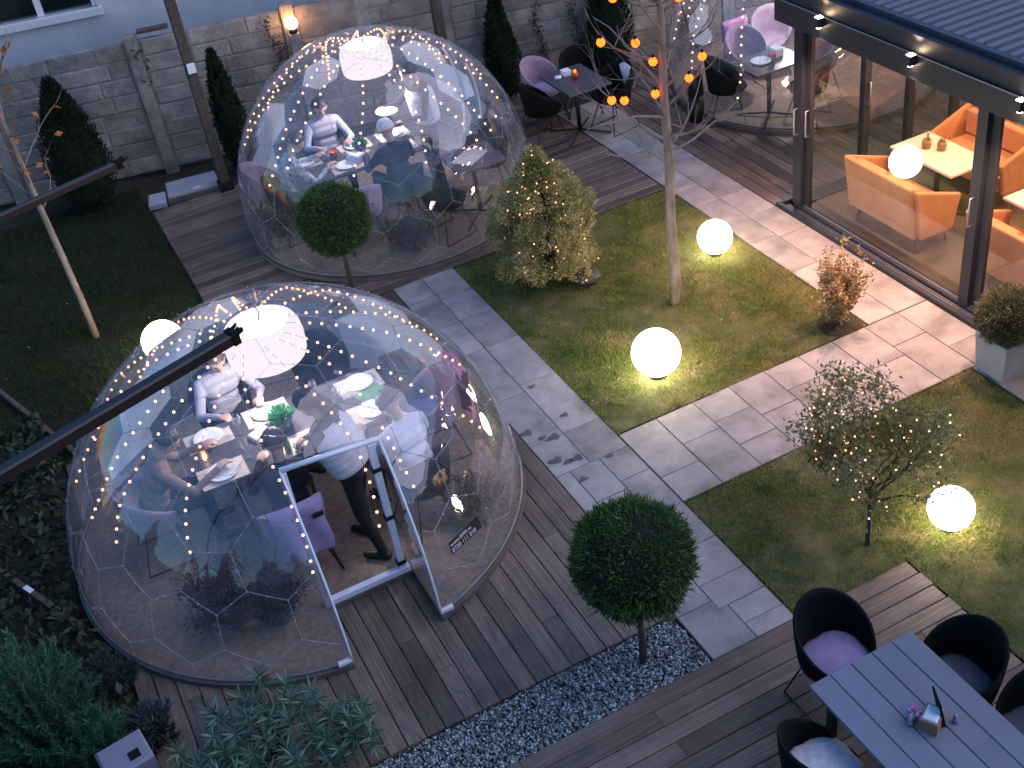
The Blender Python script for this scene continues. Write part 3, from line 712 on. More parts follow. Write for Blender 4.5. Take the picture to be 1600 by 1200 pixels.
mk = [sph_hit(a, b, C1, R1, True) for a, b in ((520, 572), (232, 650), (585, 490), (255, 575), (200, 690), (545, 495), (330, 485), (640, 510))]
dome1 = make_dome('large near clear dome of hexagonal panes with an open doorway', C1, R1, ZF, 0.35, (0.81, 1.58, 6.98), mk)
mk = [sph_hit(a, b, C2, R2, True) for a, b in ((440, 200), (425, 235), (500, 120), (655, 95), (720, 120))]
dome2 = make_dome('middle clear hexagonal dome behind the round topiary and the lit golden shrub', C2, R2, ZF, 0.1, None, mk)
mk = [sph_hit(a, b, C3, R3, True) for a, b in ((1105, 60), (1110, 120), (1190, 90))]
dome3 = make_dome('far clear hexagonal dome cut off by the pavilion corner', C3, R3, ZF, 0.6, None, mk)
# door leaf glazing strips seen at the back of the middle dome
dl = thing('door_frame', None, None); dl.parent = dome2
for px0, py0, px1, py1 in ((692, 75, 722, 245), (728, 100, 752, 215)):
    a = sph_hit(px0, py0, C2, R2 * 0.985, True); b = sph_hit(px1, py1, C2, R2 * 0.985, True); o = Vector((C2[0], C2[1], 0)); n_ = 8; seq = []
    for i in range(n_):
        q = a.lerp(b, i / (n_ - 1)) - Vector(C2); q = q.normalized() * R2 * 0.985 + Vector(C2); seq.append(q - o)
    mb('pale_frame').tube(seq, 0.016, 6).build('jamb', dl)
# sticker with the web address and phone number
def text_mesh(body, size, mname):
    cu = bpy.data.curves.new('lettering', 'FONT'); cu.body = body; cu.size = size; cu.extrude = 0.0006; cu.align_x = 'LEFT'
    o = bpy.data.objects.new('tmp_text', cu); col.objects.link(o)
    dg = bpy.context.evaluated_depsgraph_get(); me = bpy.data.meshes.new_from_object(o.evaluated_get(dg)); bpy.data.objects.remove(o)
    me.materials.clear(); me.materials.append(MATS[mname]); return me
pa = sph_hit(706, 858, C1, R1 + 0.012); pb = sph_hit(748, 818, C1, R1 + 0.012); u = (pb - pa).normalized()
nn = ((pa + pb) / 2 - Vector(C1)).normalized(); v = nn.cross(u).normalized(); nn = u.cross(v)
MT = Matrix(((u.x, v.x, nn.x, 0), (u.y, v.y, nn.y, 0), (u.z, v.z, nn.z, 0), (0, 0, 0, 1)))
rootw = Vector((C1[0], C1[1], 0)); LS = (pb - pa).length
st = mb('sticker_black').box((-0.01, -0.045, -0.001), (LS + 0.015, 0.062, 0.0)).build('sticker', dome1); st.matrix_basis = Matrix.Translation(pa - rootw) @ MT
t1 = link('lettering', text_mesh('0720 111 010', LS * 0.155, 'white_paint'), st, loc=(0.0, -0.035, 0.002))
t2 = link('lettering', text_mesh('www.lllllllll.ro', LS * 0.135, 'white_paint'), st, loc=(0.0, 0.018, 0.002))
# ---------------------------------------------------------------- hanging drum lamps and fairy lights in the domes
emit('lamp_white', (1.0, 0.9, 0.86), 6.0)
def drum(label, loc, r, h, top, watts=46):
    t = thing('pendant_lamp', label, 'lamp', loc)
    mb('shade_hotspot_glow').lathe([(0.0, h / 2 + 0.004), (r * 0.45, h / 2), (r * 0.72, h / 2 - 0.006)], n=40).build('diffuser', t)  # top disc emits brighter than the sides to imitate the shade's hot spot
    mb('shade_glow').lathe([(r * 0.721, h / 2 - 0.006), (r * 0.88, h / 2 - 0.028), (r * 0.96, h / 2 - 0.08), (r, 0), (r * 0.98, -h / 2 + 0.03), (r * 0.94, -h / 2), (0.02, -h / 2 + 0.01)], n=40).build('lamp_shade', t)
    mb('lamp_white').ball((0, 0, -h / 2 - 0.03), 0.06, 16, 10).build('bulb', t)
    ld = bpy.data.lights.new('pendant_light', 'POINT'); ld.energy = watts * 0.18; ld.color = (1.0, 0.90, 0.86); ld.shadow_soft_size = 0.07
    lo = bpy.data.objects.new('pendant_light', ld); col.objects.link(lo); lo.parent = t; lo.location = (0, 0, -h / 2 - 0.10)
    mb('cable').tube([(0, 0, h / 2 + 0.01), (0.03, 0.01, (h / 2 + top) / 2), (0, 0, top)], 0.005, 6).build('cord', t)
    return t
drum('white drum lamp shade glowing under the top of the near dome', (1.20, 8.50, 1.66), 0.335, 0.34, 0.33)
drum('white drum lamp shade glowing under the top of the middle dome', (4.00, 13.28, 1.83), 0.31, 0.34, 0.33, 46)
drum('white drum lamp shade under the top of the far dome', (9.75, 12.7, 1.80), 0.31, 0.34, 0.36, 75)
def bulb_mesh(r, mname): return mb(mname).ball((0, 0, 0), r, 8, 5).mesh('bulb')
FB = bulb_mesh(0.0115, 'fairy_glow'); FBb = bulb_mesh(0.0135, 'fairy_glow')
def fairy(label, group, C, R, n, t0, t1, step, phase, bm_):
    for i in range(n):
        az = 2 * math.pi * i / n + phase + random.uniform(-0.06, 0.06); th = math.radians(t0); pts = []; end = math.radians(t1) * random.uniform(0.9, 1.05)
        w = random.uniform(0, 6)
        while th < end:
            a2 = az + 0.11 * math.sin(th * 3.3 + w); q = Vector((math.sin(th) * math.cos(a2), math.sin(th) * math.sin(a2), math.cos(th))) * (R - 0.045 - 0.03 * abs(math.sin(th * 5 + w)))
            pts.append(q + Vector((0, 0, C[2]))); th += step / R * random.uniform(0.85, 1.15)
        t = thing('fairy_light_string', label, 'fairy lights', (C[0], C[1], 0), 0, group)
        mb('copper_wire').tube(pts, 0.0018, 4, cap=False).build('wire', t)
        for p in pts: link('bulb', bm_, t, loc=p)
fairy('string of tiny warm lights running down inside the near dome', 'light strings inside the near dome', C1, R1, 16, 9, 64, 0.105, 0.15, FB)
fairy('string of tiny warm lights running down inside the middle dome', 'light strings inside the middle dome', C2, R2, 15, 7, 68, 0.115, 0.05, FBb)
fairy('string of tiny warm lights running down inside the far dome', 'light strings inside the far dome', C3, R3, 13, 35, 88, 0.115, 0.1, FBb)
# ---------------------------------------------------------------- furniture makers
def shell_mesh(mname):
    nu, nv = 36, 10; V = []; Fc = []
    def hgt(th):
        a = abs(th); return 0.40 * max(0.0, math.cos(a * 0.5)) ** 1.6 if a < 2.5 else 0.0
    for i in range(nu):
        th = -math.pi + 2 * math.pi * i / nu; h = hgt(th) * (1.0 if abs(th) < 2.3 else max(0, (2.75 - abs(th)) / 0.45))
        cx, cyv = math.sin(th), -math.cos(th)
        for j in range(nv):
            v = j / (nv - 1)
            if v < 0.45:
                r = v / 0.45 * 0.92; z = 0.405 + 0.012 * (v / 0.45) ** 2
            else:
                q = (v - 0.45) / 0.55; r = 0.92 + 0.10 * math.sin(q * math.pi / 2) + 0.06 * q * (h / 0.4); z = 0.417 + h * q + 0.03 * (1 - (1 - q) ** 2)
            V.append((cx * r * 0.262, cyv * r * 0.255 + 0.0, z))
    for i in range(nu):
        for j in range(1, nv - 1):
            a = i * nv + j; b = ((i + 1) % nu) * nv + j; Fc.append((a, b, b + 1, a + 1))
    V.append((0, 0, 0.405)); c = len(V) - 1
    for i in range(nu): Fc.append((c, ((i + 1) % nu) * nv + 1, i * nv + 1))
    me = bpy.data.meshes.new('seat_shell'); bm = bmesh.new(); bv = [bm.verts.new(p) for p in V]
    for f in Fc: bm.faces.new([bv[k] for k in f])
    for v_ in [v_ for v_ in bm.verts if not v_.link_faces]: bm.verts.remove(v_)
    bmesh.ops.recalc_face_normals(bm, faces=bm.faces); bmesh.ops.solidify(bm, geom=bm.faces[:], thickness=0.02)
    for f in bm.faces: f.smooth = True
    bm.to_mesh(me); bm.free(); me.materials.append(MATS[mname]); return me
SHELL = {'black': shell_mesh('black_shell'), 'mauve': shell_mesh('mauve_velvet')}
leg_me = {}
for sg in (-1, 1):
    leg_me[sg] = mb('black_metal').tube([(sg * .13, .12, .395), (sg * .235, .225, .012), (sg * .235, -.225, .012), (sg * .13, -.12, .395)], 0.009, 6).tube([(sg * .13, .12, .393), (sg * .13, -.12, .393)], 0.008, 6).mesh('leg_frame')
def cushion_mesh(mname, w=0.19, t=0.045):
    m = mb(mname); m.ball((0, 0, 0), 1, 20, 10, (w * 1.12, w * 1.1, t))
    for i, p in enumerate(m.v):
        x, y, z = p; k = 1 + 0.14 * abs(math.sin(2 * math.atan2(y, x))); m.v[i] = (x * k, y * k, z + 0.006 * math.sin(x * 40) * math.sin(y * 37))
    return m.mesh('cushion')
CUSH = {'lilac': cushion_mesh('lilac_cloth'), 'fur': cushion_mesh('white_fur', 0.2, 0.06), 'grey': cushion_mesh('grey_cushion')}
def chair(label, x, y, face, kind='black', cush=None, z=0.0, group=None):
    """face: direction the sitter looks, degrees, 0 = +x"""
    t = thing('tub_chair', label, 'chair', (x, y, z), math.radians(face - 90), group)
    link('seat_shell', SHELL[kind], t)
    for sg in (-1, 1): link('leg_frame', leg_me[sg], t)
    if cush: link('cushion', CUSH[cush], t, loc=(0, 0.02, 0.455))
    return t
def column_table(label, x, y, w, d, z=0.0, h=0.75, rz=0.0, mname='dark_table'):
    t = thing('table', label, 'table', (x, y, z), rz)
    mb(mname).box((-w / 2, -d / 2, h - 0.028), (w / 2, d / 2, h), ch=0.005).build('tabletop', t)
    mb('black_metal').tube([(0, 0, 0.03), (0, 0, h - 0.03)], 0.03, 10).build('column', t)
    b = mb('black_metal')
    for q in (-1, 1):
        b.tube([(0, 0, 0.05), (q * 0.30, 0.30, 0.012)], 0.013, 6).tube([(0, 0, 0.05), (q * 0.30, -0.30, 0.012)], 0.013, 6)
    b.build('foot', t); return t
def round_table(label, x, y, r, z):
    t = thing('table', label, 'table', (x, y, z))
    mb('dark_table').lathe([(0, 0.75), (r - 0.006, 0.75), (r, 0.744), (r, 0.722), (0, 0.722)], n=40).build('tabletop', t)
    mb('black_metal').tube([(0, 0, 0.03), (0, 0, 0.72)], 0.03, 10).build('column', t)
    b = mb('black_metal')
    for q in range(4):
        a = q * math.pi / 2 + 0.5; b.tube([(0, 0, 0.05), (0.34 * math.cos(a), 0.34 * math.sin(a), 0.012)], 0.013, 6)
    b.build('foot', t); return t
plate_me = mb('china').lathe([(0.0, 0.008), (0.075, 0.008), (0.128, 0.024), (0.132, 0.022), (0.08, 0.0), (0.0, 0.0)], n=32).mesh('plate')
glass_me = mb('tumbler').lathe([(0.0, 0.004), (0.026, 0.004), (0.034, 0.11), (0.037, 0.11), (0.03, 0.0), (0.0, 0.0)], n=16).mesh('drinking_glass')
wine_me = mb('tumbler').lathe([(0.0, 0.004), (0.033, 0.003), (0.005, 0.012), (0.004, 0.09), (0.032, 0.13), (0.036, 0.17), (0.028, 0.21)], n=16).mesh('wine_glass')
mat_me = mb('placemat').box((-0.2, -0.14, 0), (0.2, 0.14, 0.003)).mesh('placemat')
def put(me, name, label, cat, x, y, z, group=None, rz=0.0):
    return tag(link(name, me, loc=(x, y, z), rot=(0, 0, rz)), label, cat, group)
def potted(label, x, y, z, r=0.1, n=600, leaf='fresh_green'):
    t = thing('potted_plant', label, 'plant', (x, y, z))
    mb('pot_grey').lathe([(0, 0), (r * 0.6, 0), (r * 0.8, r * 1.2), (r * 0.7, r * 1.2), (r * 0.65, r)], n=20).build('pot', t)
    D = sphere_pts(n); D[:, 2] = np.abs(D[:, 2]) + 0.1; P = unit(D) * r * rng.uniform(0.2, 0.7, (n, 1)); P[:, 2] += r * 1.1
    V, Fq = leaf_arrays(P, D + rng.normal(0, 0.3, D.shape), r * 0.8, r * 0.14)
    link('foliage', np_mesh('foliage', V, Fq, leaf), t); return t
def reflection_bush(label, x, y, h, r, mname, n=3600):  # shrubs added inside the domes, standing in for reflections of planting
    t = thing('reflection_shrub', label, 'shrub', (x, y, ZF))
    mb('pot_grey').lathe([(0, 0), (0.09, 0), (0.12, 0.16), (0.10, 0.16), (0.09, 0.13), (0, 0.13)], n=20).build('pot', t)
    br = mb('bark_dark'); ch = []
    for i in range(16):
        a = i * 2.4; q = r * math.sqrt((i + 0.5) / 16); tip = Vector((math.cos(a) * q, math.sin(a) * q, h * (1 - 0.45 * (q / r) ** 2) * random.uniform(0.8, 1.1))); br.tube([(0, 0, 0.1), tip * 0.5 + Vector((0, 0, 0.08)), tip], [0.008, 0.005, 0.002], 4)
        m_ = n // 16; tt = rng.uniform(0.3, 1.03, (m_, 1)); P = np.array(tip) * tt + rng.normal(0, 0.035, (m_, 3)); P[:, 2] = np.maximum(P[:, 2], 0.03); ch.append(leaf_arrays(P, rng.normal(0, 0.8, (m_, 3)) + np.array(tip) * 0.8 + np.array([0, 0, 0.5]), rng.uniform(0.03, 0.06, m_), rng.uniform(0.010, 0.02, m_)))
    br.build('stems', t); link('foliage', stuff_mesh(ch, mname, 'foliage'), t)
reflection_bush('added dark bushy potted shrub imitating a reflection at the front left of the near dome', 0.12, 7.24, 0.58, 0.36, 'reflection_dark_leaf', 5200)
reflection_bush('added dark potted shrub imitating a reflection left of the doorway in the near dome', 0.47, 7.06, 0.50, 0.26, 'reflection_dark_leaf', 3400)
reflection_bush('added brownish twiggy potted shrub imitating a reflection right of the doorway in the near dome', 2.28, 7.18, 0.50, 0.26, 'reflection_twig_leaf', 2400)
reflection_bush('added dark potted shrub imitating a reflection at the left edge of the middle dome', 2.36, 12.86, 0.62, 0.26, 'reflection_dark_leaf', 2600)
reflection_bush('added dark potted shrub imitating a reflection at the front of the middle dome right of the topiary', 3.62, 11.72, 0.45, 0.28, 'reflection_dark_leaf', 2600)
# ---------------------------------------------------------------- near dome: table setting
nt = thing('table', 'long dark dining table laid for guests in the near dome', 'table', (1.20, 8.40, ZF))
mb('dark_table').box((-0.85, -0.42, 0.715), (0.85, 0.42, 0.745), ch=0.006).build('tabletop', nt)
for sx in (-1, 1):
    mb('black_metal').tube([(sx * 0.6, -0.32, 0.012), (sx * 0.6, 0.32, 0.012)], 0.015, 6).build('foot', nt); mb('black_metal').tube([(sx * 0.6, 0, 0.02), (sx * 0.6, 0, 0.714)], 0.028, 8).build('column', nt)
TZ = ZF + 0.746
for i, (x, y, w) in enumerate(((0.52, 8.66, 'at the far left corner of the near dome table'), (0.50, 8.13, 'at the near left corner of the near dome table'), (1.06, 8.70, 'beside the green plant in the near dome'), (1.90, 8.60, 'at the far right corner of the near dome table'), (1.86, 8.16, 'before the guest in white in the near dome'))):
    put(mat_me, 'placemat', 'beige placemat ' + w, 'placemat', x, y, TZ)
    put(plate_me, 'plate', 'white plate on a placemat ' + w, 'plate', x, y, TZ + 0.0035)
put(mat_me, 'placemat', 'beige placemat without a plate before the guest in black', 'placemat', 1.12, 8.12, TZ)
for i, (x, y, m, nm) in enumerate(((0.78, 8.55, wine_me, 'wine_glass'), (0.74, 8.2, wine_me, 'wine_glass'), (1.5, 8.62, wine_me, 'wine_glass'), (1.56, 8.25, glass_me, 'drinking_glass'), (1.42, 8.2, glass_me, 'drinking_glass'), (1.66, 8.5, glass_me, 'drinking_glass'))):
    put(m, nm, 'clear stemmed wine glass on the near dome table' if nm == 'wine_glass' else 'clear water tumbler on the near dome table', 'glass', x, y, TZ, 'wine glasses on the near dome table' if nm == 'wine_glass' else 'tumblers on the near dome table')
potted('bright green tufted plant in a grey pot amid the near dome table', 1.13, 8.40, TZ, 0.10, 900)
put(mb('napkin').box((-0.09, -0.06, 0), (0.09, 0.06, 0.05), ch=0.01).mesh('napkin_box'), 'napkin_box', 'small white napkin box on the near dome table', 'box', 0.92, 8.42, TZ, None, 0.4)
put(mb('fresh_green').box((-0.13, -0.1, 0.0), (0.13, 0.1, 0.006)).mesh('menu_card'), 'menu_card', 'green and white menu card on the right of the near dome table', 'menu', 1.94, 8.40, TZ, None, 0.3)
# chairs of the near dome
chair('mauve tub chair of the guest in the brown coat, left in the near dome', -0.13, 8.36, 0, 'mauve', None, ZF)
cb = chair('mauve tub chair with a lilac blanket over its back just inside the doorway', 0.86, 7.50, 90, 'mauve', None, ZF)
chair('black tub chair under the guest in the white shirt', 1.95, 7.42, 100, 'black', None, ZF)
chair('empty mauve tub chair at the right end of the near dome table', 2.40, 8.22, 175, 'mauve', 'lilac', ZF)
chair('black tub chair behind the near dome table under the drum lamp', 0.78, 9.32, -85, 'black', None, ZF)
chair('black tub chair at the back right of the near dome table', 1.75, 9.30, -95, 'black', None, ZF)
def drape(name, label, cat, mname, w, h1, h2, loc, rz, sway=0.02):
    """cloth folded over a chair back, hanging h1 outside and h2 inside"""
    n, k = 14, 12; V = []; Fc = []
    for i in range(n):
        x = (i / (n - 1) - 0.5) * w
        for j in range(k):
            q = j / (k - 1) * (h1 + h2) - h1
            z = -abs(q) + 0.02 * math.cos(q * 3); y = (-0.035 if q < 0 else 0.035) * min(1, abs(q) / 0.06) + sway * math.sin(x * 22 + j * 0.3) * min(1, abs(q) * 4)
            V.append((x * (1 + 0.05 * math.sin(j)), y + 0.55 * x * x, z))
    for i in range(n - 1):
        for j in range(k - 1): a = i * k + j; Fc.append((a, a + k, a + k + 1, a + 1))
    return tag(MB().use(mname).add(V, Fc, True).build(name, loc=loc, rot=(0, 0, rz)), label, cat)
bl = drape('blanket', 'lilac blanket with a small black tag hung over the chair by the doorway', 'blanket', 'lilac_cloth', 0.42, 0.52, 0.2, (0.86, 7.20, ZF + 0.90), 0)
mb('sticker_black').box((0.10, -0.066, -0.14), (0.19, -0.05, -0.10)).build('woven_tag', bl)
drape('coat', 'pink purple coat hung over the chair at the right of the near dome', 'coat', 'pink_coat', 0.38, 0.6, 0.25, (2.69, 8.18, ZF + 0.92), math.pi / 2, 0.035)
put(mb('candle_glow').ball((0, 0, 0.04), 0.018, 8, 6, (1, 1, 2)).use('tumbler').lathe([(0.0, 0.0), (0.035, 0.0), (0.04, 0.08)], n=12).mesh('candle'), 'candle', 'small burning candle by the guest in the brown coat', 'candle', 0.42, 8.38, TZ)
# ---------------------------------------------------------------- middle dome
ft = thing('table', 'dark dining table with dishes in the middle dome', 'table', (3.50, 13.02, ZF))
mb('dark_table').box((-0.78, -0.40, 0.715), (0.78, 0.40, 0.745), ch=0.006).build('tabletop', ft)
for sx in (-1, 1):
    mb('black_metal').tube([(sx * 0.5, -0.3, 0.012), (sx * 0.5, 0.3, 0.012)], 0.015, 6).build('foot', ft); mb('black_metal').tube([(sx * 0.5, 0, 0.02), (sx * 0.5, 0, 0.714)], 0.028, 8).build('column', ft)
for x, y, w in ((2.95, 13.22, 'at the far left of the middle dome table'), (3.35, 12.80, 'at the near left of the middle dome table'), (3.62, 13.25, 'at the far side of the middle dome table'), (4.05, 12.82, 'at the near right of the middle dome table'), (4.12, 13.24, 'before the waiter in the middle dome')):
    put(mat_me, 'placemat', 'beige placemat ' + w, 'placemat', x, y, TZ); put(plate_me, 'plate', 'white plate ' + w, 'plate', x, y, TZ + 0.0035)
for x, y in ((3.2, 13.0), (3.45, 13.15), (3.75, 12.85), (3.9, 13.1)): put(wine_me, 'wine_glass', 'clear stemmed wine glass on the middle dome table', 'glass', x, y, TZ, 'wine glasses on the middle dome table')
potted('green tufted plant in a pot on the middle dome table', 3.62, 13.0, TZ, 0.09, 500)
put(mb('candle_glow').ball((0, 0, 0.05), 0.02, 8, 6).use('red_glass').lathe([(0.0, 0.0), (0.04, 0.0), (0.045, 0.09)], n=12).mesh('candle'), 'candle', 'red glass candle on the middle dome table', 'candle', 3.3, 13.12, TZ)
put(mb('napkin').box((-0.07, -0.09, 0), (0.07, 0.09, 0.09), ch=0.01).mesh('napkin_box'), 'napkin_box', 'white napkin box on the middle dome table', 'box', 3.5, 12.86, TZ, None, 0.5)
chair('mauve tub chair at the left edge of the middle dome', 2.50, 13.45, -15, 'mauve', None, ZF)
chair('black tub chair of the guest in the patterned jacket', 2.62, 12.98, 5, 'black', None, ZF)
chair('mauve tub chair at the front of the middle dome behind the topiary', 3.25, 12.22, 85, 'mauve', None, ZF)
chair('black tub chair of the guest in the pale cap in the middle dome', 3.85, 12.36, 92, 'black', None, ZF)
chair('black tub chair with bare seat at the small table in the middle dome', 4.12, 11.78, 15, 'black', None, ZF)
chair('black tub chair with lilac cushion at the small table in the middle dome', 4.98, 12.40, 240, 'black', 'lilac', ZF)
column_table('small dark column table at the right front of the middle dome', 4.62, 11.98, 0.62, 0.62, ZF)
put(mat_me, 'placemat', 'pale placemat on the small column table in the middle dome', 'placemat', 4.60, 12.0, ZF + 0.751, None, 0.6)
chair('black tub chair at the back of the middle dome', 3.4, 13.85, -95, 'black', None, ZF)
# ---------------------------------------------------------------- far dome
column_table('dark column table in the far dome', 8.72, 11.82, 0.8, 0.6, ZF)
put(plate_me, 'plate', 'white plate on the far dome table', 'plate', 8.62, 11.85, ZF + 0.751)
put(mb('napkin').box((-0.06, -0.08, 0), (0.06, 0.08, 0.1), ch=0.01).mesh('napkin_box'), 'napkin_box', 'white napkin box on the far dome table', 'box', 8.88, 11.9, ZF + 0.751)
put(mb('candle_glow').ball((0, 0, 0.05), 0.02, 8, 6).use('red_glass').lathe([(0.0, 0.0), (0.03, 0.0), (0.035, 0.11)], n=12).mesh('candle'), 'candle', 'red glass candle on the far dome table', 'candle', 8.74, 11.75, ZF + 0.751)
chair('black tub chair on the left of the far dome table', 8.28, 12.12, -30, 'black', None, ZF)
chair('black tub chair on the right of the far dome table', 9.02, 11.42, 120, 'black', None, ZF)
chair('mauve tub chair behind the far dome table with a pink coat', 8.95, 12.62, -95, 'mauve', None, ZF)
chair('mauve tub chair at the back of the far dome', 9.60, 12.95, -120, 'mauve', None, ZF)
chair('mauve tub chair beside the pavilion post in the far dome', 9.55, 11.9, 170, 'mauve', None, ZF)
drape('coat', 'pink coat hung over a chair in the far dome', 'coat', 'pink_coat', 0.38, 0.5, 0.3, (8.97, 12.90, ZF + 0.92), 0.0, 0.03)
bn = thing('litter_bin', 'black two tier cylindrical bin beside the far dome', 'bin', (8.02, 12.45, 0))
mb('black_metal').lathe([(0, 0), (0.10, 0), (0.115, 0.3), (0.05, 0.31), (0.05, 0.36)], n=20).build('base', bn); mb('black_metal').lathe([(0.05, 0.361), (0.11, 0.37), (0.10, 0.66), (0.0, 0.67)], n=20).build('top', bn)
# ---------------------------------------------------------------- table by the wall
ta = column_table('dark square column table by the boundary wall with two black chairs', 6.68, 13.20, 0.62, 0.84)
put(mb('napkin').box((-0.055, -0.055, 0), (0.055, 0.055, 0.07)).mesh('napkin_box'), 'napkin_box', 'white napkin box on the table by the wall', 'box', 6.66, 13.4, 0.751)
put(mb('red_glass').lathe([(0, 0), (0.04, 0), (0.05, 0.07), (0.0, 0.08)], n=14).mesh('jar'), 'jar', 'red glass jar on the table by the wall', 'jar', 6.70, 13.22, 0.751)
put(mb('amber_glow').ball((0, 0, 0), 0.022, 8, 6).mesh('candle'), 'candle', 'glowing candle in the red jar by the wall', 'candle', 6.70, 13.22, 0.845)
put(mb('napkin').lathe([(0, 0), (0.045, 0), (0.05, 0.025), (0, 0.028)], n=16).mesh('ashtray'), 'ashtray', 'small pale ashtray on the table by the wall', 'ashtray', 6.53, 13.38, 0.751)
chair('mauve tub chair behind the table by the wall', 6.52, 13.86, -70, 'mauve', 'lilac')
chair('black tub chair left of the table by the wall', 6.22, 13.32, 0, 'black')
chair('black tub chair with a grey blanket right of the table by the wall', 7.12, 13.02, 190, 'black')
drape('blanket', 'grey white striped blanket over the black chair by the wall table', 'blanket', 'white_fur', 0.36, 0.3, 0.35, (7.36, 13.06, 0.80), math.pi / 2, 0.03)
chair('black tub chair at the far end of the path near the wall', 7.05, 13.75, -110, 'black')
# ---------------------------------------------------------------- terrace table, lower right
bt = thing('table', 'slate grey plank terrace table in the lower right corner', 'table', (0, 0, 0))
pw = 0.82 / 5
pl = mb('slate_table').box((-pw / 2 + 0.003, -0.85, -0.03), (pw / 2 - 0.003, 0.85, 0), ch=0.003).mesh('plank')
for i in range(5): link('plank', pl, bt, loc=(3.155 + pw * (i + 0.5), 3.03, 0.75))
mb('black_metal').box((3.19, 2.25, 0.66), (3.93, 3.80, 0.718)).build('apron', bt)
for x in (3.23, 3.86):
    for y in (2.3, 3.74): mb('black_metal').box((x, y, 0), (x + 0.05, y + 0.05, 0.659)).build('leg', bt)
chair('black tub chair with a lilac cushion at the end of the slate terrace table', 3.60, 4.17, -88, 'black', 'lilac')
chair('black tub chair with a grey cushion at the upper right of the slate table', 4.12, 3.58, 178, 'black', 'grey')
chair('black tub chair with a white fur cushion left of the slate table', 2.97, 3.50, 0, 'black', 'fur')
chair('black tub chair cut off by the right edge of the picture', 4.24, 3.02, 180, 'black', 'grey')
cdy = thing('table_caddy', 'small wooden caddy with white napkins on the slate table', 'caddy', (3.58, 3.26, 0.7505), 0.5)
mb('tan_wood').box((-0.07, -0.055, 0), (0.07, 0.055, 0.010)).box((-0.07, -0.055, 0.010), (-0.062, 0.055, 0.10)).box((0.062, -0.055, 0.010), (0.07, 0.055, 0.10)).box((-0.062, -0.055, 0.010), (0.062, -0.047, 0.10)).box((-0.062, 0.047, 0.010), (0.062, 0.055, 0.10)).build('box', cdy)
mb('napkin').box((-0.058, -0.044, 0.011), (0.058, 0.044, 0.115), ch=0.008).build('napkins', cdy)
mn = mb('black_shell').box((-0.075, -0.006, 0), (0.075, 0.006, 0.21)).build('menu_card', loc=(3.665, 3.27, 0.754), rot=(math.radians(-12), 0, math.radians(65))); tag(mn, 'dark menu card leaning against the wooden caddy', 'menu')
fw = thing('flower_pot', 'tiny pot of purple flowers beside the caddy', 'flowers', (3.52, 3.345, 0.7505))
mb('aluminium').lathe([(0, 0), (0.02, 0), (0.028, 0.045), (0, 0.05)], n=14).build('pot', fw)
fl = mb('purple_flower')
for i in range(9): fl.ball((random.uniform(-.03, .035), random.uniform(-.03, .03), 0.065 + random.uniform(-.01, .02)), 0.016, 7, 5)
fl.build('petals', fw)
put(mb('aluminium').lathe([(0, 0), (0.018, 0), (0.018, 0.035), (0.008, 0.045), (0.016, 0.06), (0, 0.07)], n=14).mesh('pepper_mill'), 'pepper_mill', 'little steel pepper mill left of the flowers', 'mill', 3.475, 3.325, 0.7505)
put(mb('aluminium').lathe([(0, 0), (0.018, 0), (0.018, 0.035), (0.008, 0.045), (0.016, 0.06), (0, 0.07)], n=14).mesh('salt_mill'), 'salt_mill', 'little steel salt mill behind the menu card', 'mill', 3.71, 3.20, 0.7505)
# ---------------------------------------------------------------- booths inside the pavilion
def sofa(label, x, y, L, face):
    t = thing('booth_sofa', label, 'sofa', (x, y, 0.012), math.radians(face - 90)); h = L / 2
    def sub(m_, name, sm=0.02):
        o = m_.build(name, t); b = o.modifiers.new('bevel', 'BEVEL'); b.width = sm; b.segments = 3; b.limit_method = 'ANGLE'; return o
    sub(mb('orange_velvet').box((-h + 0.03, -0.20, 0.22), (h - 0.03, 0.26, 0.40)), 'base')
    sub(mb('orange_velvet').box((-h + 0.07, -0.17, 0.402), (h - 0.07, 0.27, 0.47)), 'seat_cushion')
    V = [(-h, -.20, .20), (h, -.20, .20), (h, -.29, .82), (-h, -.29, .82), (-h, -.26, .20), (h, -.26, .20), (h, -.36, .82), (-h, -.36, .82)]
    sub(mb('orange_velvet').add(V, [(0, 3, 2, 1), (4, 5, 6, 7), (0, 1, 5, 4), (1, 2, 6, 5), (2, 3, 7, 6), (3, 0, 4, 7)]), 'backrest')
    for sg in (-1, 1):
        a, b = sg * (h - 0.0), sg * (h + 0.055)
        if a > b: a, b = b, a
        V = [(a, -.30, .80), (a, -.21, .20), (a, .22, .20), (a, .30, .58), (b, -.32, .80), (b, -.21, .20), (b, .22, .20), (b, .30, .58)]
        sub(mb('orange_velvet').add(V, [(0, 1, 2, 3), (7, 6, 5, 4), (0, 4, 5, 1), (1, 5, 6, 2), (2, 6, 7, 3), (3, 7, 4, 0)]), 'armrest')
    for i in (-1, 1):
        sub(mb('orange_velvet').box((i * h * 0.48 - h * 0.43, -.25, .472), (i * h * 0.48 + h * 0.43, -.15, .76)), 'back_cushion', 0.03)
        for yy in (-.15, .2): mb('black_metal').tube([(i * (h - .1), yy, .22), (i * (h - .05), yy * 1.2, 0)], 0.012, 6).build('leg', t)
    return t
sofa('orange velvet booth sofa with its back to the glass, left of the post', 8.10, 8.68, 1.02, 0)
sofa('orange velvet booth sofa across the marble table, facing the glass', 9.38, 8.82, 1.0, 180)
sofa('orange velvet booth sofa right of the glass front post', 8.22, 6.98, 1.12, 0)
sofa('orange velvet booth sofa cut off by the picture edge behind the right table', 9.45, 7.0, 1.1, 180)
column_table('cream marble booth table with two wooden pots', 8.62, 8.70, 0.54, 0.92, 0.012, 0.74, 0, 'cream_marble')
